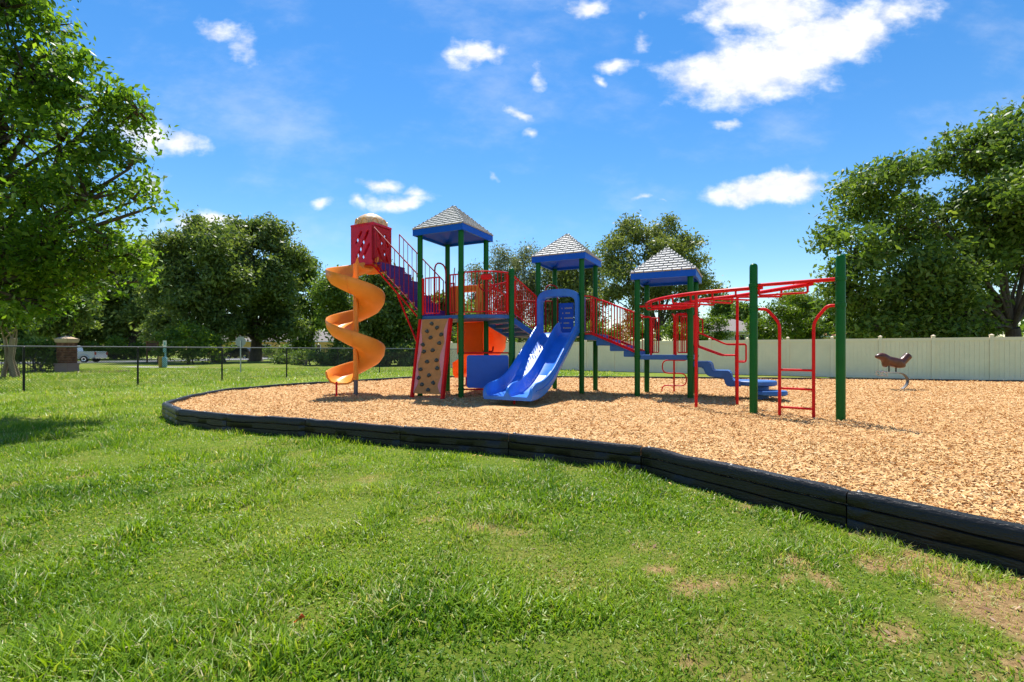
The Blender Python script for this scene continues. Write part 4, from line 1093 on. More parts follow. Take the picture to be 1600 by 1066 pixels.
# overhead ladder and its two end posts
PA = Vector((4.05, 7.94, CH)); PB = Vector((4.99, 7.19, CH))
for P_ in (PA, PB):
    top = 2.50; r = 0.0635
    ob = MB().lathe(P_, [(r, -0.12), (r, top - 0.07), (r * 0.95, top - 0.035), (r * 0.75, top - 0.012), (r * 0.35, top)], 20).build('post', M['green'], PS)
    for c in (2.13, 1.73):
        MB().lathe((P_.x, P_.y, P_.z + c), [(r + 0.001, -0.032), (r + 0.012, -0.028), (r + 0.012, 0.028), (r + 0.001, 0.032)], 20).build('collar', M['green'], ob)
def pab(t, h, off=0.0): p = PA.lerp(PB, t); return Vector((p.x, p.y, CH + h))
tubes('top_bar', [[pab(0.05, 2.13), pab(0.95, 2.13)]], 0.030, 'red', rad=0)
lad = tubes('climbing_ladder', [[pab(0.06, 1.73), pab(0.16, 1.73), pab(0.32, 1.49), pab(0.32, -0.1)], [pab(0.94, 1.73), pab(0.86, 1.73), pab(0.71, 1.49), pab(0.71, -0.1)]], 0.024, 'red', rad=0.10)
for h in (0.73, 0.43, 0.125): tubes('rung', [[pab(0.325, h), pab(0.705, h)]], 0.019, 'red', lad, rad=0)
zr = CH + 2.09
lr = [Vector((x, y, zr)) for x, y in ((4.16, 7.86), (3.78, 8.22), (3.36, 8.66), (3.08, 9.3), (2.97, 10.0), (3.02, 10.66))]
rr = [Vector((x, y, zr)) for x, y in ((4.70, 7.42), (4.55, 8.2), (4.31, 9.06), (4.02, 9.62), (3.84, 10.1), (3.80, 10.40))]
lr = cat(lr, 6); rr = cat(rr, 6)
ohl = tubes('overhead_ladder', [lr, rr], 0.034, 'red', rad=0)
nr = 8
for k in range(nr):
    i = 1 + round(k * (len(lr) - 3) / (nr - 1)); a, b = lr[i], rr[min(i, len(rr) - 1)]
    dn_ = Vector((0, 0, -0.13))
    tubes('rung', [[a, a + dn_, b + dn_, b]], 0.017, 'red', ohl, rad=0.035)
low_l = [p + Vector((0, 0, -0.17)) for p in lr]
for (x, y) in ((3.36, 8.64), (4.31, 9.06)):
    tubes('support_pole', [[Vector((x, y, CH - 0.1)), Vector((x, y, zr))]], 0.026, 'red', rad=0)
tubes('top_bar', [[Lw(T3[0] + 0.05, T3[1] - 0.0, 2.06), Lw(T3[0] + SD - 0.05, T3[1] - 0.0, 2.06)]], 0.026, 'red', rad=0)

# ------------------------------------------------------------------ spring rider
sr = pxg(1412, 607.5, CH); sr = Vector((sr.x, sr.y, CH))
rider = empty('spring_rider', tuple(sr), 'brown animal shaped spring rider on the chips near beige fence', 'spring rider')
k_ = sr.y / FPX
def rp(px, py, dy=0.0): return Vector((sr.x + (px - 1412) * k_, sr.y + dy, CH + (607.5 - py) * k_))
def skin(name, pts, edges, radii, m, parent, levels=2):
    me = bpy.data.meshes.new(name)
    o_ = pts[0]
    me.from_pydata([tuple(p - o_) for p in pts], edges, [])
    ob = link_mesh(name, me, parent, o_)
    sm = ob.modifiers.new('skin', 'SKIN'); sm.use_smooth_shade = True
    for i, v in enumerate(me.skin_vertices[0].data):
        r_ = radii[i]; v.radius = r_ if isinstance(r_, tuple) else (r_, r_); v.use_root = (i == 0)
    su = ob.modifiers.new('sub', 'SUBSURF'); su.levels = levels; su.render_levels = levels
    me.materials.append(m)
    return ob
pts = [rp(1396, 567), rp(1388, 565), rp(1383, 559), rp(1378, 556.5), rp(1371, 557), rp(1367.5, 558.5), rp(1405, 568), rp(1413, 564), rp(1418, 557), rp(1421, 554.5), rp(1411, 574), rp(1383, 570), rp(1381, 574), rp(1417, 567)]
skin('body', pts, [(0, 1), (1, 2), (2, 3), (3, 4), (4, 5), (0, 6), (6, 7), (7, 8), (8, 9), (6, 10), (1, 11), (11, 12), (7, 13)], [0.125, 0.135, 0.13, 0.125, 0.075, 0.03, 0.13, 0.115, 0.10, 0.125, 0.075, 0.075, 0.05, 0.075], M['brown_rider'], rider)
for px_ in (1389, 1400): tubes('support_post', [[rp(px_, 570), rp(px_, 582)]], 0.018, 'black', rider, rad=0)
MB().box(rp(1391, 582), (0.50, 0.10, 0.025)).build('seat_plate', M['galv'], rider, bevel=0.006)
MB().tube([rp(1381.5, 581, -0.10), rp(1373.5, 580, -0.10), rp(1373.5, 585.5, -0.10), rp(1381.5, 588, -0.10), rp(1381.5, 581, -0.10)], 0.016, 8).tube([rp(1380, 582, -0.10), rp(1380, 582, 0.10)], 0.014, 8).tube([rp(1381.5, 581, 0.10), rp(1373.5, 580, 0.10), rp(1373.5, 585.5, 0.10), rp(1381.5, 588, 0.10), rp(1381.5, 581, 0.10)], 0.016, 8).build('foot_loop', M['galv'], rider)
rings = []
for p in cat([rp(1393, 582.6), rp(1405, 583), rp(1413, 586), rp(1418, 593), rp(1417, 600), rp(1412, 606), rp(1406, 610)], 6):
    rings.append(p)
arc = []
for i, p in enumerate(rings):
    t_ = (rings[min(i + 1, len(rings) - 1)] - rings[max(i - 1, 0)]).normalized(); nn = Vector((t_.z, 0, -t_.x)) * 0.010
    arc.append([p - nn + Vector((0, -0.045, 0)), p - nn + Vector((0, 0.045, 0)), p + nn + Vector((0, 0.045, 0)), p + nn + Vector((0, -0.045, 0))])
MB().sweep(arc).build('spring_arc', M['bolt'], rider, angle=60)

# ------------------------------------------------------------------ beige vinyl fence
FP = lambda i: Vector((3.1 + 1.54 * i, 30.9 - 1.01 * i, 0))
fdir = Vector((1.54, -1.01, 0)); flen = fdir.length; fdir.normalize(); fang = math.atan2(fdir.y, fdir.x)
vf = empty('vinyl_fence', tuple(FP(0)), 'tall beige vinyl privacy fence behind the play bed', 'fence')
pp_me, _ = MB().box((0, 0, 0.95), (0.127, 0.127, 1.90)).mesh('fence_post', M['vinyl'], False, origin=(0, 0, 0))
cap_me, _ = MB().hexa([(-0.075, -0.075, 1.90), (0.075, -0.075, 1.90), (0.075, 0.075, 1.90), (-0.075, 0.075, 1.90)], [(-0.075, -0.075, 1.92), (0.075, -0.075, 1.92), (0.075, 0.075, 1.92), (-0.075, 0.075, 1.92)]).hexa([(-0.07, -0.07, 1.921), (0.07, -0.07, 1.921), (0.07, 0.07, 1.921), (-0.07, 0.07, 1.921)], [(-0.01, -0.01, 1.965), (0.01, -0.01, 1.965), (0.01, 0.01, 1.965), (-0.01, 0.01, 1.965)]).mesh('post_cap', M['vinyl'], False, origin=(0, 0, 0))
pl_w = flen - 0.127
mb = MB(); nbd = 11; bw = pl_w / nbd
for i in range(nbd):
    x0 = i * bw + 0.0035; x1 = (i + 1) * bw - 0.0035
    mb.hexa([(x0, -0.016, 0.14), (x1, -0.016, 0.14), (x1, 0.010, 0.14), (x0, 0.010, 0.14)], [(x0, -0.016, 1.69), (x1, -0.016, 1.69), (x1, 0.010, 1.69), (x0, 0.010, 1.69)])
mb.hexa([(0.0, -0.004, 0.14), (pl_w, -0.004, 0.14), (pl_w, 0.004, 0.14), (0.0, 0.004, 0.14)], [(0.0, -0.004, 1.69), (pl_w, -0.004, 1.69), (pl_w, 0.004, 1.69), (0.0, 0.004, 1.69)])
pan_me, _ = mb.mesh('panel', M['vinyl'], False, origin=(0, 0, 0))
rail_me, _ = MB().box((pl_w / 2, 0, 0), (pl_w, 0.070, 0.14)).mesh('rail', M['vinyl'], False, origin=(0, 0, 0))
for i in range(-5, 16):
    p = FP(i); rot = (0, 0, fang)
    o = link_mesh('fence_post', pp_me, vf, p, rot)
    c = link_mesh('post_cap', cap_me, None, p); c.parent = o; c.location = (0, 0, 0)
    if i < 15:
        q_ = p + fdir * 0.0635
        link_mesh('panel', pan_me, vf, q_, rot)
        link_mesh('rail', rail_me, vf, q_ + Vector((0, 0, 1.76)), rot)
        link_mesh('rail', rail_me, vf, q_ + Vector((0, 0, 0.075)), rot)

# ------------------------------------------------------------------ chain link fence
CP = lambda i: Vector((-15.05 + 1.469 * i, 14.6 + 2.59 * i, 0))
CHH = 1.38
cf = empty('chain_link_fence', tuple(CP(0)), 'low black chain link fence along the left of the lawn', 'fence')
cpm, _ = MB().lathe((0, 0, 0), [(0.030, -0.1), (0.030, CHH - 0.03), (0.034, CHH - 0.03), (0.034, CHH + 0.0), (0.012, CHH + 0.02)], 10).mesh('fence_post', M['black'], True, origin=(0, 0, 0))
c0_, c1_ = CP(-3), CP(8)
for i in range(-3, 9): link_mesh('fence_post', cpm, cf, CP(i))
for i in range(-3, 8):
    a, b = CP(i), CP(i + 1)
    MB().tube([a + Vector((0, 0, CHH + 0.012)), b + Vector((0, 0, CHH + 0.012))], 0.022, 8).build('top_rail', M['rail'], cf)
cd = (c1_ - c0_); cl = cd.length; cd.normalize(); cn = Vector((-cd.y, cd.x, 0))
mb = MB(); sp = 0.075; z0, z1 = 0.03, CHH
nW = int(cl / sp)
for sgn in (1, -1):
    for i in range(-16, nW + 16):
        a = i * sp; b = a + sgn * (z1 - z0)
        za, zb2 = z0, z1
        lo, hi = min(a, b), max(a, b)
        if hi < 0 or lo > cl: continue
        t0, t1 = 0.0, 1.0
        for lim, s_ in ((0.0, 1), (cl, -1)):
            fa, fb = (a - lim) * s_, (b - lim) * s_
            if fa < 0 and fb > 0: t0 = max(t0, fa / (fa - fb))
            elif fa > 0 and fb < 0: t1 = min(t1, fa / (fa - fb))
        if t1 <= t0: continue
        pa = c0_ + cd * (a + (b - a) * t0) + Vector((0, 0, z0 + (z1 - z0) * t0)) - cn * (0.034 + 0.002 * sgn)
        pb = c0_ + cd * (a + (b - a) * t1) + Vector((0, 0, z0 + (z1 - z0) * t1)) - cn * (0.034 + 0.002 * sgn)
        mb.tube([pa, pb], 0.0034, 3, cap=False)
mb.build('wire_mesh', M['wire'], cf, kind='stuff', flipfix=False)

# ------------------------------------------------------------------ street side: road, path, mulch
def strip(name, pts, w_, m, z):
    P = [Vector((p[0], p[1], 0)) for p in pts]; l_, r_ = [], []
    for i, p in enumerate(P):
        d_ = (P[min(i + 1, len(P) - 1)] - P[max(i - 1, 0)]).normalized(); n_ = Vector((-d_.y, d_.x, 0)) * w_ / 2
        l_.append(p + n_); r_.append(p - n_)
    mb = MB(); k = len(P)
    mb.add([(p.x, p.y, z) for p in l_] + [(p.x, p.y, z) for p in r_], [(i, k + i, k + i + 1, i + 1) for i in range(k - 1)])
    return mb.build(name, m, smooth=False, flipfix=False)
def road_kerb(name, pts, side, w_):
    P = [Vector((p[0], p[1], 0)) for p in pts]
    rings = []
    for i, p in enumerate(P):
        d_ = (P[min(i + 1, len(P) - 1)] - P[max(i - 1, 0)]).normalized(); n_ = Vector((-d_.y, d_.x, 0)) * side
        c = p + n_ * (w_ / 2)
        rings.append([c - n_ * 0.0, c + n_ * 0.15, c + n_ * 0.15 + Vector((0, 0, 0.12)), c + n_ * 0.02 + Vector((0, 0, 0.12))])
    return MB().sweep(rings).build(name, M['concrete'])
RD = [(-125, -6), (-92, 16), (-63, 37), (-50, 46.5), (-43, 52.5), (-39, 62), (-39, 78), (-43, 100)]
tag(strip('road', RD, 8.4, M['asphalt'], 0.006), 'pale sunlit road running past the left trees', 'road', kind='structure')
for s_ in (-1, 1): tag(road_kerb('kerb', RD, s_, 8.4), 'pale concrete kerb edging the road', 'kerb', kind='structure')
tag(strip('footpath', [(-30.5, 37.4), (-28, 36.6), (-26, 36.4), (-24.5, 36.6)], 1.4, M['concrete'], 0.010), 'concrete footpath by the blue post', 'footpath', kind='structure')
tag(strip('driveway', [(-60, 74), (-48, 78), (-38, 80), (-28, 80)], 3.0, M['concrete'], 0.009), 'concrete drive in front of the yellow house', 'driveway', kind='structure')
tag(strip('mulch_bed', [(-34, 26), (-29, 27.6), (-25.8, 28.4), (-23.2, 29)], 3.4, M['mulch'], 0.012), 'dark mulch strip round the brick pillar', 'mulch', kind='structure')

# brick pillar
bp_ = Vector((-26.5, 28.2, 0)); PW = 0.64
pil = empty('brick_pillar', tuple(bp_), 'brown brick gate pillar with tan cap and pale base', 'pillar')
bw_ = 1.0
MB().box(bp_ + Vector((0, 0, 0.2)), (1.24 * PW,  1.24 * PW, 0.44)).build('base', M['stonebase'], pil, bevel=0.03)
MB().box(bp_ + Vector((0, 0, 0.47)), (1.32 * PW,  1.32 * PW, 0.10)).build('base_ledge', M['stonebase'], pil, bevel=0.02)
MB().box(bp_ + Vector((0, 0, 1.13)), (0.97 * PW,  0.97 * PW, 1.22)).build('core', M['mortar'], pil, smooth=False)
MB().hexa([bp_ + Vector((x * PW, y * PW, 1.745)) for x, y in ((-.58, -.58), (.58, -.58), (.58, .58), (-.58, .58))], [bp_ + Vector((x * PW, y * PW, 1.98)) for x, y in ((-.66, -.66), (.66, -.66), (.66, .66), (-.66, .66))]).build('cap', M['stucco'], pil, bevel=0.02)
MB().hexa([bp_ + Vector((x * PW, y * PW, 1.982)) for x, y in ((-.6, -.6), (.6, -.6), (.6, .6), (-.6, .6))], [bp_ + Vector((x * PW, y * PW, 2.14)) for x, y in ((-.08, -.08), (.08, -.08), (.08, .08), (-.08, .08))]).build('cap_top', M['stucco'], pil)
brk, _ = MB().box((0, 0, 0), (0.235, 0.05, 0.088)).mesh('brick', M['brick'], False, origin=(0, 0, 0))
nB = 0
for fc in (0, 1):
    ang_ = fc * math.pi / 2
    rot = Matrix.Rotation(ang_, 3, 'Z')
    for r_ in range(12):
        z = 0.57 + r_ * 0.10
        for k in range(-2, 3):
            x = k * 0.247 + (0.06 if r_ % 2 else -0.06)
            x0, x1 = max(x - 0.1175, -0.505 * PW), min(x + 0.1175, 0.505 * PW)
            if x1 - x0 < 0.05: continue
            lc = Vector(((x0 + x1) / 2, -0.485 * PW, z))
            link_mesh('brick', brk, pil, bp_ + rot @ lc, (0, 0, ang_), ((x1 - x0) / 0.235, 1, 1))
# black picket fence left of the pillar
ifn = empty('picket_fence', (-27.4, 28, 0), 'black iron picket fence in front of the hedge beside the brick pillar', 'fence')
a_, b_ = Vector((-27.1, 28.1, 0)), Vector((-36.5, 26.4, 0)); dd = (b_ - a_); LL = dd.length; dd.normalize()
pkm, _ = MB().box((0, 0, 0.66), (0.022, 0.022, 1.32)).mesh('picket', M['black'], False, origin=(0, 0, 0))
for i in range(int(LL / 0.13)): link_mesh('picket', pkm, ifn, a_ + dd * (0.1 + i * 0.13), (0, 0, math.atan2(dd.y, dd.x)))
for z in (0.2, 1.15):
    MB().tube([a_ + Vector((0, 0, z)), b_ + Vector((0, 0, z))], 0.028, 4).build('rail', M['black'], ifn, smooth=False)
for i in range(4):
    p = a_ + dd * (0.05 + i * 2.4); MB().box(p + Vector((0, 0.05, 0.72)), (0.07, 0.07, 1.44)).build('fence_post', M['black'], ifn, smooth=False)

# pickup truck
def prism_side(mb, prof, y0, y1, tf):
    n_ = len(prof); mb.add([tf(x, y0, z) for x, z in prof] + [tf(x, y1, z) for x, z in prof], [tuple(range(n_)), tuple(reversed(range(n_, 2 * n_)))] + [((i + 1) % n_, i, n_ + i, n_ + (i + 1) % n_) for i in range(n_)]); return mb
def wheel(c, ax, parent, r=0.37):
    ax = ax.normalized(); up_ = Vector((0, 0, 1)); fw = ax.cross(up_).normalized()
    def ring(rad, off): return [c + ax * off + fw * (rad * math.cos(t)) + up_ * (rad * math.sin(t)) for t in [2 * math.pi * k / 24 for k in range(24)]]
    t_ = MB().sweep([ring(r * 0.62, -0.10), ring(r * 0.95, -0.11), ring(r, -0.08), ring(r, 0.08), ring(r * 0.95, 0.11), ring(r * 0.62, 0.10)]).build('wheel', M['rubber'], parent)
    MB().sweep([ring(r * 0.62, -0.09), ring(r * 0.60, -0.115), ring(r * 0.18, -0.09), ring(r * 0.05, -0.10)]).build('rim', M['chrome'], t_)
def vehicle(name, label, cat_, loc, head, kind, paint):
    """head: direction the nose points in plan"""
    root = empty(name, tuple(loc), label, cat_)
    f = Vector((math.cos(head), math.sin(head), 0)); s_ = Vector((-f.y, f.x, 0))
    tf = lambda x, y, z: loc + f * x + s_ * y + Vector((0, 0, z))
    if kind == 'pickup':
        body = [(-2.75, 0.55), (-2.78, 0.62), (-2.75, 1.20), (-0.55, 1.20), (-0.50, 1.12), (0.95, 1.12), (2.35, 1.05), (2.62, 0.92), (2.68, 0.55), (2.45, 0.38), (-2.3, 0.42)]
        cab = [(-0.50, 1.125), (-0.36, 1.70), (-0.15, 1.82), (0.65, 1.82), (0.90, 1.72), (1.55, 1.125)]
        win = [[(-0.32, 1.20), (-0.22, 1.66), (0.14, 1.72), (0.14, 1.20)], [(0.24, 1.20), (0.24, 1.72), (0.66, 1.72), (1.18, 1.20)]]
        wx = (-1.72, 1.72); hw_ = 0.95
    else:
        body = [(-2.2, 0.50), (-2.25, 0.95), (-2.1, 1.08), (1.1, 1.08), (2.1, 0.92), (2.25, 0.75), (2.25, 0.45), (2.0, 0.32), (-2.0, 0.34)]
        cab = [(-2.1, 1.085), (-1.85, 1.60), (-1.5, 1.70), (0.0, 1.70), (0.3, 1.62), (1.1, 1.085)]
        win = [[(-1.80, 1.14), (-1.62, 1.55), (-0.95, 1.60), (-0.95, 1.14)], [(-0.85, 1.14), (-0.85, 1.60), (-0.1, 1.60), (-0.1, 1.14)], [(0.0, 1.14), (0.0, 1.60), (0.22, 1.56), (0.78, 1.14)]]
        wx = (-1.40, 1.40); hw_ = 0.9
    prism_side(MB(), body, -hw_, hw_, tf).build('body', M[paint], root, bevel=0.05)
    prism_side(MB(), cab, -hw_ + 0.08, hw_ - 0.08, tf).build('cabin', M[paint], root, bevel=0.05)
    for w2 in win:
        for sg in (-1, 1):
            y_ = sg * (hw_ - 0.075); prism_side(MB(), w2, y_, y_ + sg * 0.012, tf).build('window', M['glass'], root, smooth=False)
    for x in wx:
        for sg in (-1, 1):
            c = tf(x, sg * (hw_ - 0.09), 0.37); wheel(c, s_ * (-sg), root)
            arch_ = [tf(x + 0.47 * math.cos(t), sg * (hw_ + 0.012), 0.40 + 0.47 * math.sin(t)) for t in [math.pi * k / 10 for k in range(11)]]
            MB().tube(arch_, 0.045, 6).build('wheel_arch', M[paint], root)
    for sg in (-1, 1):
        MB().box(tf(-2.74 if kind == 'pickup' else -2.2, sg * (hw_ - 0.10), 0.98), (0.14, 0.16, 0.30), Matrix.Rotation(head, 3, 'Z')).build('tail_lamp', M['tail'], root, bevel=0.02)
    MB().box(tf(-2.80 if kind == 'pickup' else -2.28, 0, 0.52), (0.12, 1.7, 0.16), Matrix.Rotation(head, 3, 'Z')).build('bumper', M['chrome'] if kind == 'pickup' else M[paint], root, bevel=0.03)
    return root
tloc = pxg(138, 566.5); vehicle('pickup_truck', 'silver blue pickup truck parked on the road behind the brick pillar', 'truck', Vector((tloc.x - 1.15, tloc.y - 0.6, 0.008)), R(188), 'pickup', 'truck')
vehicle('parked_car', 'black parked car half hidden behind the thick oak trunk', 'car', Vector((-44.5, 77.6, 0.012)), R(175), 'suv', 'car_dark')

# notice board, waste station, sign
kb = empty('notice_board', tuple(pxg(239, 567)), 'brown wooden notice board on two posts beside the road', 'notice board')
b0 = pxg(239, 567)
for dx_ in (-0.62, 0.55): MB().box(b0 + Vector((dx_, 0, 1.1)), (0.12, 0.12, 2.2)).build('post', M['wood'], kb, smooth=False)
MB().box(b0 + Vector((-0.035, 0, 1.70)), (1.04, 0.08, 0.85)).build('board', M['wood_dark'], kb, smooth=False)
MB().box(b0 + Vector((-0.035, 0, 2.24)), (1.5, 0.4, 0.07)).build('board_roof', M['wood'], kb, smooth=False)
ws = pxg(255, 574.5)
wst = empty('waste_station', tuple(ws), 'pale blue post with white sign top and yellow bin', 'waste station')
MB().box(ws + Vector((0.16, 0, 0.98)), (0.10, 0.08, 1.96)).build('post', M['paleblue'], wst, bevel=0.01)
MB().box(ws + Vector((0.16, -0.06, 1.80)), (0.27, 0.02, 0.46)).build('sign_panel', M['white'], wst, bevel=0.008)
MB().box(ws + Vector((0.16, -0.075, 1.80)), (0.12, 0.006, 0.24)).build('sign_symbol', M['paleblue'], wst, smooth=False)
MB().box(ws + Vector((0.16, -0.07, 1.34)), (0.20, 0.12, 0.36)).build('bag_box', M['paleblue'], wst, bevel=0.02)
MB().lathe(ws + Vector((-0.12, 0, 0)), [(0.16, 0.02), (0.19, 0.05), (0.20, 0.74), (0.17, 0.80)], 14).build('bin', M['yellow'], wst)
MB().lathe(ws + Vector((0.20, -0.12, 0)), [(0.14, 0.02), (0.16, 0.05), (0.16, 0.76), (0.13, 0.80)], 14).build('bin', M['paleblue'], wst, label='pale blue bin')
sg = pxg(376, 583)
sgn_ = empty('street_sign', tuple(sg), 'back of a grey octagonal sign on a thin post behind the fence', 'sign')
MB().box(sg + Vector((0, 0, 0.92)), (0.055, 0.04, 1.84)).build('post', M['galv'], sgn_, smooth=False)
oc8 = [(0.31 * math.cos(R(22.5 + 45 * i)), 0.31 * math.sin(R(22.5 + 45 * i))) for i in range(8)]
ringa = [sg + Vector((x - 0.02, 0.030, 1.78 + z)) for x, z in oc8]; ringb = [p + Vector((0, 0.008, 0)) for p in ringa]
MB().sweep([ringa, ringb]).build('sign_plate', M['signback'], sgn_, smooth=False)

# ------------------------------------------------------------------ houses
def house(name, label, c, ax_ang, L, D, wall_h, roof_h, wm, rm, wins, over=0.5):
    """hip roofed house, wins: (along, sill, width, height) on the side facing the camera"""
    root = empty(name, tuple(c), label, 'house')
    rot = Matrix.Rotation(ax_ang, 3, 'Z'); P = lambda x, y, z: c + rot @ Vector((x, y, z))
    a, b = L / 2, D / 2
    MB().hexa([P(-a, -b, 0), P(a, -b, 0), P(a, b, 0), P(-a, b, 0)], [P(-a, -b, wall_h), P(a, -b, wall_h), P(a, b, wall_h), P(-a, b, wall_h)]).build('wall', M[wm], root, smooth=False)
    ao, bo = a + over, b + over; r_ = max(0.3, a - b)
    mb = MB()
    e = [P(-ao, -bo, wall_h + 0.16), P(ao, -bo, wall_h + 0.16), P(ao, bo, wall_h + 0.16), P(-ao, bo, wall_h + 0.16), P(-r_, 0, wall_h + roof_h), P(r_, 0, wall_h + roof_h)]
    mb.add(e, [(0, 1, 5, 4), (1, 2, 5), (2, 3, 4, 5), (3, 0, 4), (3, 2, 1, 0)])
    rf = mb.build('roof', M[rm], root, smooth=False)
    MB().hexa([P(-ao, -bo, wall_h - 0.02), P(ao, -bo, wall_h - 0.02), P(ao, bo, wall_h - 0.02), P(-ao, bo, wall_h - 0.02)], [P(-ao, -bo, wall_h + 0.155), P(ao, -bo, wall_h + 0.155), P(ao, bo, wall_h + 0.155), P(-ao, bo, wall_h + 0.155)]).build('fascia', M['white'], rf, smooth=False)
    for (x, s_, w2, h2) in wins:
        w = MB()
        w.hexa([P(x - w2 / 2 - 0.1, -b - 0.06, s_ - 0.1), P(x + w2 / 2 + 0.1, -b - 0.06, s_ - 0.1), P(x + w2 / 2 + 0.1, -b - 0.003, s_ - 0.1), P(x - w2 / 2 - 0.1, -b - 0.003, s_ - 0.1)], [P(x - w2 / 2 - 0.1, -b - 0.06, s_ + h2 + 0.1), P(x + w2 / 2 + 0.1, -b - 0.06, s_ + h2 + 0.1), P(x + w2 / 2 + 0.1, -b - 0.003, s_ + h2 + 0.1), P(x - w2 / 2 - 0.1, -b - 0.003, s_ + h2 + 0.1)])
        fr_ = w.build('window', M['white'], root, smooth=False)
        for k in (0, 1):
            x0, x1 = x - w2 / 2 + k * w2 / 2 + 0.03, x - w2 / 2 + (k + 1) * w2 / 2 - 0.03
            MB().hexa([P(x0, -b - 0.075, s_), P(x1, -b - 0.075, s_), P(x1, -b - 0.062, s_), P(x0, -b - 0.062, s_)], [P(x0, -b - 0.075, s_ + h2), P(x1, -b - 0.075, s_ + h2), P(x1, -b - 0.062, s_ + h2), P(x0, -b - 0.062, s_ + h2)]).build('pane', M['glass'], fr_, smooth=False)
    return root
house('yellow_house', 'yellow single storey house behind the oak trunks at left', Vector((-44, 92, 0)), 0.05, 24, 10, 2.9, 2.4, 'yellow_wall', 'roof_grey', [(-6.5, 0.9, 1.9, 1.4), (-1.5, 0.9, 1.9, 1.4), (2.8, 0.9, 1.9, 1.4), (7.5, 0.9, 1.8, 1.4)])
house('grey_house', 'pale grey house with grey roof seen over the beige fence', Vector((33.5, 74, 0)), -0.25, 11, 9, 4.0, 2.2, 'greywall', 'roof_grey', [(-3, 1.4, 1.3, 1.5), (1, 2.2, 1.4, 1.4), (3.5, 2.2, 1.2, 1.4)])
house('terracotta_house', 'house with terracotta roof glimpsed through the right oak', Vector((43.0, 58, 0)), -0.5, 9, 8, 2.9, 2.0, 'stucco', 'roof_red', [(0, 1.0, 1.4, 1.4)])

# ------------------------------------------------------------------ trees
def leaves(centers, per, spread, size, rg, up=0.35, aspect=0.42, flat=0.75):
    n_ = len(centers) * per
    c = np.repeat(centers, per, 0) + rg.normal(0, 1, (n_, 3)) * spread * np.array([1, 1, flat])
    d_ = rg.normal(0, 1, (n_, 3)); d_[:, 2] -= 0.15; d_ /= np.linalg.norm(d_, axis=1)[:, None]
    nn = rg.normal(0, 1, (n_, 3)); nn[:, 2] += up * 3; nn -= d_ * (nn * d_).sum(1)[:, None]; nn /= np.linalg.norm(nn, axis=1)[:, None]
    w_ = np.cross(d_, nn)
    s_ = size * rg.uniform(0.45, 1.5, n_)[:, None]
    q_ = np.stack([c - d_ * s_ * 0.5, c + w_ * s_ * aspect * 0.5 + d_ * s_ * 0.05 + nn * s_ * 0.06, c + d_ * s_ * 0.5, c - w_ * s_ * aspect * 0.5 + d_ * s_ * 0.05 + nn * s_ * 0.06], 1).reshape(-1, 3)
    return q_, n_
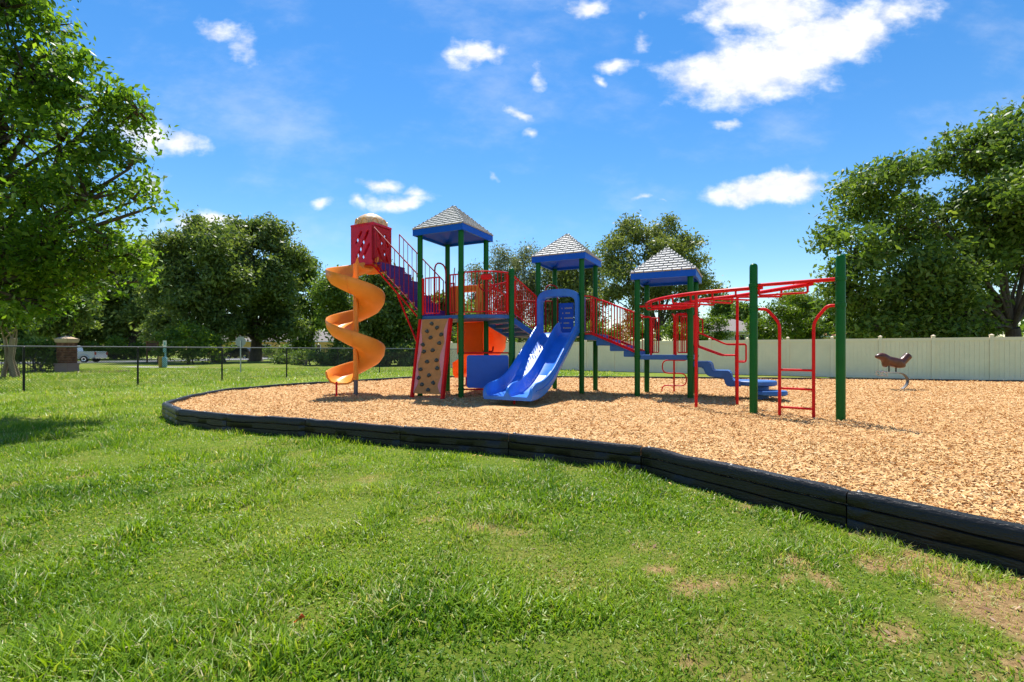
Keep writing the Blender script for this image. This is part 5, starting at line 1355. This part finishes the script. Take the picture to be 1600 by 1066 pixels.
def tree(name, label, group, base, lobes, ncl, per, leaf, spread, lm='leaf_oak', tr=0.3, bark='bark', seed=1, cat_='tree', stems=None, fork=0.35, limb=0.35, inner=0.45, twigs=True, up=0.18, aspect=0.45, nsub=11):
    """lobes: (centre, radius) clumps of the crown; limbs run from the trunk to each of them"""
    rg = np.random.default_rng(seed)
    base = Vector(base)
    root = empty(name, tuple(base), label, cat_, group)
    C_ = np.array([list(c) for c, r in lobes]); RR = np.array([r for c, r in lobes])
    cm = Vector(C_.mean(0)); zlow = float((C_[:, 2] - RR).min())
    fk = Vector((base.x + (cm.x - base.x) * 0.15, base.y + (cm.y - base.y) * 0.15, base.z + max(0.4, fork * (cm.z - base.z))))
    mb = MB()
    st_ = stems or [(0, 0)]
    for (sx_, sy_) in st_:
        b2 = base + Vector((sx_, sy_, -0.1)); rr2 = tr
        mb.tube([b2, b2 + Vector((0, 0, 0.25)), b2.lerp(fk, 0.5) + Vector((rg.normal(0, tr * 0.4), rg.normal(0, tr * 0.4), 0)), fk + Vector((sx_ * 0.8, sy_ * 0.8, 0))], [rr2 * 1.45, rr2 * 1.08, rr2 * 0.92, rr2 * 0.8], 9)
    for i in range(len(lobes)):
        c = Vector(C_[i]); s0 = st_[i % len(st_)]
        p0 = fk + Vector((s0[0] * 0.8, s0[1] * 0.8, rg.uniform(-0.15, 0.1)))
        m1 = p0.lerp(c, 0.4) + Vector((rg.normal(0, 0.1), rg.normal(0, 0.1), 0.10)) * (c - p0).length * 0.6
        m1.z = max(m1.z, p0.z * 0.8)
        k0 = limb * tr * (0.7 + 0.5 * RR[i] / RR.max())
        ps = [p0, p0.lerp(m1, 0.5), m1, m1.lerp(c, 0.6), c]
        mb.tube(ps, [k0 * 1.2, k0, k0 * 0.75, k0 * 0.45, k0 * 0.2], 6)
    pw = RR ** 2.1; pw = pw / pw.sum()
    li = rg.choice(len(lobes), ncl, p=pw)
    def unit(k): 
        v_ = rg.normal(0, 1, (k, 3)); return v_ / np.linalg.norm(v_, axis=1)[:, None]
    NSUB = nsub
    sd_ = unit(len(lobes) * NSUB).reshape(len(lobes), NSUB, 3)
    sr_ = rg.uniform(0.20, 0.40, (len(lobes), NSUB))
    so_ = rg.uniform(inner, 1.0, (len(lobes), NSUB))
    sj = rg.integers(0, NSUB, ncl)
    dv = unit(ncl); dv[:, 2] = np.where(rg.random(ncl) < 0.45, np.abs(dv[:, 2]), dv[:, 2])
    sub = C_[li] + sd_[li, sj] * (RR[li] * so_[li, sj])[:, None] * np.array([1, 1, 0.85])
    cc = sub + dv * (RR[li] * sr_[li, sj] * (0.55 + 0.5 * rg.random(ncl)))[:, None] * np.array([1.1, 1.1, 0.7]) + rg.normal(0, 0.10, (ncl, 3)) * RR[li][:, None]
    cc[:, 2] = np.maximum(cc[:, 2], base.z + spread * 0.4)
    if twigs:
        for i in range(0, ncl, 2):
            a = Vector(C_[li[i]]); b = Vector(cc[i]); a = a.lerp(b, 0.15)
            mb.tube([a, a.lerp(b, 0.5) + Vector((0, 0, 0.04 * (b - a).length)), b], [0.06 * tr + 0.012, 0.04 * tr + 0.009, 0.006], 3, cap=False)
    mb.build('trunk', M[bark], root, flipfix=False, angle=60)
    q_, n_ = leaves(cc, per, spread, leaf, rg, up, aspect)
    tint = np.clip(np.repeat(rg.normal(0.45, 0.15, ncl), per) + rg.normal(0, 0.15, n_), 0, 1)
    me = fast_mesh('crown', q_ - np.array(base), 4, M[lm], tint)
    link_mesh('crown' if cat_ == 'tree' else 'foliage', me, root, base)
    return root
def lob(lst, jit=0.6, seed=0):
    """crown clumps: photo place, distance, radius in metres"""
    r_ = random.Random(seed); out = []
    for x, y, Y, rad in lst:
        Y2 = Y + r_.uniform(-jit, jit) * rad
        out.append((pxw(x, y, Y2), rad))
    return out
# near oak leaning in from the left
NL = [(5, 15, 9, 0.85), (62, 45, 9.2, 0.55), (40, 110, 8.6, 0.9), (100, 130, 9.4, 0.7), (165, 160, 9.0, 0.62), (215, 172, 9.1, 0.42), (20, 210, 9, 1.1), (95, 225, 8.6, 0.8), (165, 235, 9.3, 0.6), (205, 262, 9.0, 0.38),
      (55, 310, 9, 1.0), (140, 312, 8.7, 0.75), (205, 316, 9, 0.5), (243, 322, 9, 0.26), (20, 395, 9, 0.95), (105, 392, 8.8, 0.8), (175, 385, 9.2, 0.6), (215, 395, 9.3, 0.42), (70, 448, 9.2, 0.6), (25, 465, 9.3, 0.6), (130, 438, 9.4, 0.5), (180, 428, 9.5, 0.42), (215, 440, 9.6, 0.3),
      (-110, 90, 9.5, 1.7), (-120, 260, 9.8, 1.9), (-110, 400, 9.6, 1.5), (-60, -90, 9.2, 1.5), (-260, 200, 10, 1.9), (60, -130, 10.5, 1.5), (-150, 60, 7.2, 1.5), (-190, 300, 7.4, 1.4)]
tree('oak_tree', 'near oak tree reaching into the picture from the left edge', 'large trees', (-13.2, 9.8, 0), lob(NL, 0.5, 1), 1850, 34, 0.118, 0.155, 'leaf_near', 0.34, seed=11, inner=0.5, up=0.12, aspect=0.46, nsub=9)
# large oak at the right behind the fence
NR = [(1300, 365, 27.5, 1.1), (1345, 310, 28, 1.7), (1385, 285, 28, 1.6), (1330, 400, 27, 1.8), (1400, 370, 27.5, 2.2), (1475, 330, 28, 2.2), (1500, 245, 28.5, 1.7), (1535, 235, 28, 1.6), (1575, 240, 28.5, 2.2), (1590, 185, 29, 0.8),
      (1560, 330, 27, 2.4), (1440, 440, 27, 2.0), (1350, 465, 27, 1.6), (1385, 490, 27.5, 1.2), (1520, 420, 26.5, 2.3), (1600, 400, 27, 2.6), (1570, 470, 29.5, 1.4), (1660, 260, 29, 3.0), (1700, 380, 29, 3.0), (1480, 480, 29, 1.4), (1640, 330, 26, 2.4), (1315, 440, 27, 1.1), (1345, 500, 27.5, 1.0), (1405, 495, 28.5, 1.2), (1450, 505, 29, 1.1), (1530, 495, 29.5, 1.2), (1425, 465, 26.5, 1.5), (1560, 505, 30, 1.0), (1330, 515, 27, 0.8), (1375, 512, 26.5, 0.8), (1430, 515, 26.5, 0.8), (1480, 512, 26.5, 0.9), (1530, 515, 27, 0.8), (1310, 480, 27, 0.9), (1500, 455, 26, 1.4)]
tree('oak_tree', 'broad oak tree rising behind the beige fence at right', 'large trees', pxg(1602, 582.0) * 1.0, lob(NR, 0.5, 2), 2300, 30, 0.30, 0.36, 'leaf_oak', 0.42, seed=12, inner=0.5, fork=0.40, limb=0.24, nsub=13)
# the two dense oaks left of the slide
NA = [(262, 400, 52, 2.0), (300, 372, 52, 2.3), (345, 385, 51, 2.6), (285, 430, 51, 2.6), (335, 440, 50, 2.8), (255, 455, 52, 1.9), (300, 480, 51, 2.2), (350, 490, 51, 2.2), (270, 500, 53, 1.8), (370, 440, 52, 2.2), (250, 522, 52, 1.3), (285, 518, 50, 1.2), (325, 520, 50, 1.3)]
tree('oak_tree', 'dense rounded oak left of its twin beyond the chain link fence', 'large trees', (-31.9, 51.5, 0), lob(NA, 0.6, 3), 1350, 32, 0.42, 0.52, 'leaf_dark', 0.62, seed=13)
NB = [(355, 385, 58, 2.4), (385, 365, 58, 2.4), (425, 372, 58, 2.4), (445, 400, 57, 2.2), (395, 410, 56, 3.0), (435, 445, 56, 2.4), (370, 450, 57, 2.6), (410, 480, 56, 2.6), (450, 480, 57, 1.8), (380, 505, 58, 1.6), (440, 510, 58, 1.4), (425, 522, 57, 1.1), (360, 520, 56, 1.3), (460, 515, 57, 1.4)]
tree('oak_tree', 'dense round topped oak with thick dark trunk beside the spiral slide', 'large trees', (-31.4, 58, 0), lob(NB, 0.6, 4), 1400, 32, 0.44, 0.55, 'leaf_dark', 0.72, seed=14, fork=0.30)
NCc = [(150, 500, 70, 2.9), (190, 470, 71, 3.4), (215, 500, 70, 2.6), (170, 440, 72, 3.4), (230, 450, 72, 3.2), (200, 410, 73, 3.2), (240, 400, 74, 2.6), (245, 490, 71, 2.2), (180, 515, 70, 1.8)]
tree('oak_tree', 'dark spreading tree behind the pickup truck', 'large trees', (-57.5, 72, 0), lob(NCc, 0.6, 5), 950, 30, 0.58, 0.72, 'leaf_dark', 0.5, seed=15, fork=0.3)
# magnolia and crepe myrtle by the pillar
NM = [(90, 470, 30, 1.2), (110, 495, 30, 1.1), (70, 495, 30, 1.1), (120, 450, 30.5, 1.1), (95, 425, 31, 1.2), (60, 450, 31, 1.2), (130, 480, 30, 0.9), (85, 515, 30.3, 0.7)]
tree('magnolia_tree', 'dark glossy leaved magnolia rising behind the brick pillar', 'small trees', (-28.6, 30.5, 0), lob(NM, 0.6, 6), 480, 34, 0.24, 0.26, 'leaf_dark', 0.12, seed=16, aspect=0.5)
NY = [(10, 485, 22.3, 0.62), (35, 485, 22.3, 0.55), (-15, 490, 22.3, 0.6), (22, 470, 22.5, 0.45), (40, 505, 22.2, 0.35), (0, 508, 22.3, 0.4)]
tree('crape_myrtle', 'small multi stemmed tree with pale trunks at the left edge', 'small trees', (-23.8, 22.4, 0), lob(NY, 0.5, 7), 260, 34, 0.13, 0.16, 'leaf_vine', 0.085, 'bark_pale', seed=17, stems=[(-0.25, 0), (0.05, 0.1), (0.32, -0.05), (0.15, 0.25)], fork=0.62)
# woods behind the spiral slide
def woods(lst, lm, seed0, labels, group, nl=7, spr=1.25, dn_=7, rk=0.30):
    for k, (x, Y, top, wpx, low, lf) in enumerate(lst):
        cxp = x; r_ = random.Random(seed0 + k); L2 = []
        hgt = low - top
        for j in range(nl):
            f = j / (nl - 1)
            L2.append((cxp + r_.uniform(-0.32, 0.32) * wpx * (1 - 0.35 * abs(f - 0.4)), top + 0.13 * hgt + f * hgt * 0.80, Y + r_.uniform(-0.5, 0.5), max(0.5, rk * wpx * (0.75 + 0.35 * math.sin(math.pi * min(1, f * 0.9 + 0.15))) / FPX * Y)))
        tree('tree', labels[k], group, ((x - 800) / FPX * Y, Y, 0), lob(L2, 0.5, seed0 + k), int(dn_ * wpx), 28, lf, lf * spr, lm if isinstance(lm, str) else lm[k], 0.2, seed=seed0 + k, fork=0.4)
woods([(488, 62, 402, 66, 545, 0.42), (530, 44, 425, 80, 560, 0.32), (585, 42, 412, 90, 565, 0.32), (640, 42, 446, 80, 565, 0.32), (690, 46, 470, 80, 560, 0.33), (745, 50, 480, 76, 555, 0.33)],
      ['leaf_oak', 'leaf_oak', 'leaf_dark', 'leaf_oak', 'leaf_dark', 'leaf_oak'], 40,
      ['slim green tree just left of the spiral slide', 'bushy tree directly behind the spiral slide chute', 'taller dark tree behind the right side of the spiral slide', 'mid green tree between spiral slide and climbing wall', 'dark low tree behind the tallest tower', 'leafy tree behind the blue play panel'], 'trees beyond the chain link fence')
woods([(748, 60, 402, 30, 540, 0.26), (783, 58, 372, 40, 540, 0.26), (812, 60, 366, 44, 545, 0.26), (845, 58, 388, 50, 545, 0.26), (885, 56, 400, 70, 545, 0.32), (915, 56, 388, 56, 545, 0.32)],
      ['leaf_grey', 'leaf_grey', 'leaf_grey', 'leaf_grey', 'leaf_olive', 'leaf_olive'], 60,
      ['short thin grey green tree right of the tallest tower', 'slender grey green tree behind the lone green post', 'tall slim grey green tree left of the middle roof', 'thin tree behind the left posts of the middle tower', 'olive green tree behind the blue slide hood', 'olive green tree just right of the middle roof'], 'slender trees behind the beige fence', 13, 2.3, 8, 0.24)
NO = [(960, 395, 48, 1.7), (985, 365, 48, 1.5), (1010, 380, 48, 1.6), (1040, 360, 48, 1.3), (1040, 405, 47, 2.0), (1075, 385, 48, 1.4), (1090, 410, 47.5, 1.3), (980, 430, 47, 2.0), (1020, 450, 47, 2.0), (1075, 445, 47, 1.7), (1110, 455, 48, 1.1), (950, 460, 48, 1.5), (1000, 490, 48, 1.6), (1060, 490, 47, 1.6)]
tree('tree', 'large olive green tree with open crown behind the lowest roof', 'slender trees behind the beige fence', pxg(1030, 568), lob(NO, 0.7, 8), 1150, 30, 0.30, 0.40, 'leaf_olive', 0.30, seed=18, inner=0.55)
woods([(1130, 90, 462, 40, 530, 0.5), (1165, 86, 478, 46, 532, 0.5), (1250, 60, 455, 60, 535, 0.36)], ['leaf_oak', 'leaf_oak', 'leaf_olive'], 80,
      ['distant tree left of the grey house roof', 'distant tree right of the grey house roof', 'tree top showing above the vine thicket'], 'distant trees')
# shrubs
def shrub(label, pts, base, ncl, per, lf, lm, seed, group='shrubs', name='shrub'):
    tree(name, label, group, base, lob(pts, 0.6, seed), ncl, per, lf, lf * 1.1, lm, 0.07, seed=seed, cat_='shrub', stems=[(-0.3, 0), (0.2, 0.1), (0, -0.2)], fork=0.25, inner=0.4)
shrub('large rounded green bush left of the oak trunks', [(270, 535, 45, 1.3), (300, 530, 45, 1.6), (330, 537, 45, 1.3), (290, 550, 44.5, 1.2), (320, 552, 44.5, 1.2), (265, 552, 45, 1.0)], pxg(298, 569), 330, 30, 0.22, 'leaf_vine', 101)
shrub('dark hedge bush behind the black picket fence', [(60, 545, 28, 0.7), (80, 548, 28.2, 0.7), (45, 548, 28, 0.7), (75, 562, 28, 0.6), (20, 552, 27, 0.7), (-10, 550, 27, 0.7)], pxg(60, 582.5), 240, 30, 0.14, 'leaf_oak', 102)
shrub('low dark undergrowth left of the spiral slide', [(440, 562, 44, 0.9), (470, 563, 43, 1.0), (500, 560, 42, 1.2), (525, 558, 41, 1.2)], pxg(480, 571), 260, 26, 0.22, 'leaf_oak', 103)
shrub('dense undergrowth behind the spiral slide exit', [(550, 560, 40, 1.2), (585, 555, 40, 1.4), (615, 560, 39, 1.2), (640, 556, 40, 1.4)], pxg(595, 571.5), 340, 26, 0.22, 'leaf_dark', 104)
shrub('undergrowth behind the climbing wall', [(670, 552, 42, 1.6), (700, 548, 42, 1.7), (735, 552, 42, 1.5), (765, 548, 44, 1.6)], pxg(710, 570), 340, 26, 0.24, 'leaf_oak', 105)
shrub('bright bush over the fence right of the lowest tower', [(1100, 510, 40, 0.85), (1120, 505, 40, 0.75), (1085, 520, 40, 0.9), (1130, 525, 40, 0.8), (1105, 535, 40, 1.0)], pxg(1108, 571), 230, 28, 0.20, 'leaf_vine', 106)
shrub('vine covered thicket between the two overhead ladder posts', [(1195, 505, 33, 1.0), (1225, 485, 33, 1.1), (1260, 480, 33, 1.1), (1285, 490, 33, 1.0), (1240, 515, 32.5, 1.2), (1205, 525, 32.5, 1.0), (1280, 520, 32.5, 1.1), (1300, 505, 33, 0.9), (1180, 520, 33, 0.8)], pxg(1240, 577), 620, 30, 0.17, 'leaf_vine', 107)
shrub('bright green bush under the right oak by the fence top', [(1340, 520, 29, 0.7), (1375, 518, 29, 0.75), (1410, 512, 29, 0.85), (1440, 518, 29, 0.8), (1400, 535, 29, 1.0)], pxg(1390, 581), 330, 28, 0.16, 'leaf_vine', 108)
shrub('dark green bush behind the fence next to the oak trunk', [(1480, 508, 28.5, 0.9), (1515, 505, 28.5, 1.0), (1550, 512, 28, 0.8), (1500, 530, 28, 1.0)], pxg(1515, 583), 330, 28, 0.16, 'leaf_oak', 109)
shrub('low bushes behind the double slide and fence', [(850, 525, 40, 0.8), (885, 520, 40, 0.9), (925, 522, 40, 0.9), (960, 520, 40, 1.0), (1000, 518, 40, 1.0), (1050, 520, 40, 1.0)], pxg(940, 571), 420, 26, 0.20, 'leaf_vine', 110)

# trees across the road and the distant wood line
woods([(30, 66, 400, 120, 550, 0.5), (105, 70, 420, 110, 552, 0.5), (178, 74, 440, 90, 552, 0.5), (-70, 60, 380, 130, 550, 0.5)], ['leaf_oak', 'leaf_olive', 'leaf_vine', 'leaf_oak'], 90,
      ['tall tree across the road above the picket fence', 'olive tree across the road above the brick pillar', 'light green tree across the road above the pickup truck', 'tree across the road at the far left edge'], 'trees across the road')
shrub('bright shrubs across the road behind the pickup truck', [(150, 546, 66, 1.2), (180, 545, 66, 1.3), (215, 547, 67, 1.1), (240, 546, 68, 1.2)], pxg(195, 562), 260, 26, 0.30, 'leaf_vine', 111)
rgf = np.random.default_rng(5)
ncl = 1500
xa = rgf.uniform(-230, 190, ncl); ya = 150 + 20 * np.sin(xa * 0.03) + rgf.uniform(-8, 8, ncl)
hm = 5.5 + 4.5 * vnoise(xa * 0.09 + 50, xa * 0.0, 55) + 2.5 * vnoise(xa * 0.3 + 50, xa * 0.0, 56)
za = hm * rgf.random(ncl) ** 0.7
qf, nf_ = leaves(np.stack([xa, ya, za], -1), 14, 1.3, 1.5, rgf, 0.2, 0.5)
fw_ = link_mesh('distant_wood', fast_mesh('distant_wood', qf, 4, M['leaf_oak'], np.clip(np.repeat(rgf.normal(0.5, 0.15, ncl), 14) + rgf.normal(0, 0.12, nf_), 0, 1)), None, (0, 0, 0))
tag(fw_, 'hazy far line of woodland along the horizon', 'woodland', kind='stuff')
shrub('low shrubs in front of the yellow house', [(420, 549, 78, 0.9), (445, 548, 78, 1.0), (470, 547, 77, 1.2), (360, 548, 80, 1.0)], pxg(430, 560.5), 200, 24, 0.32, 'leaf_oak', 112)
shrub('mid green shrubs beneath the tree behind the pickup truck', [(100, 545, 72, 1.6), (125, 543, 72, 1.7), (225, 544, 73, 1.6), (258, 546, 73, 1.4)], pxg(180, 561.5), 240, 24, 0.28, 'leaf_vine', 113)
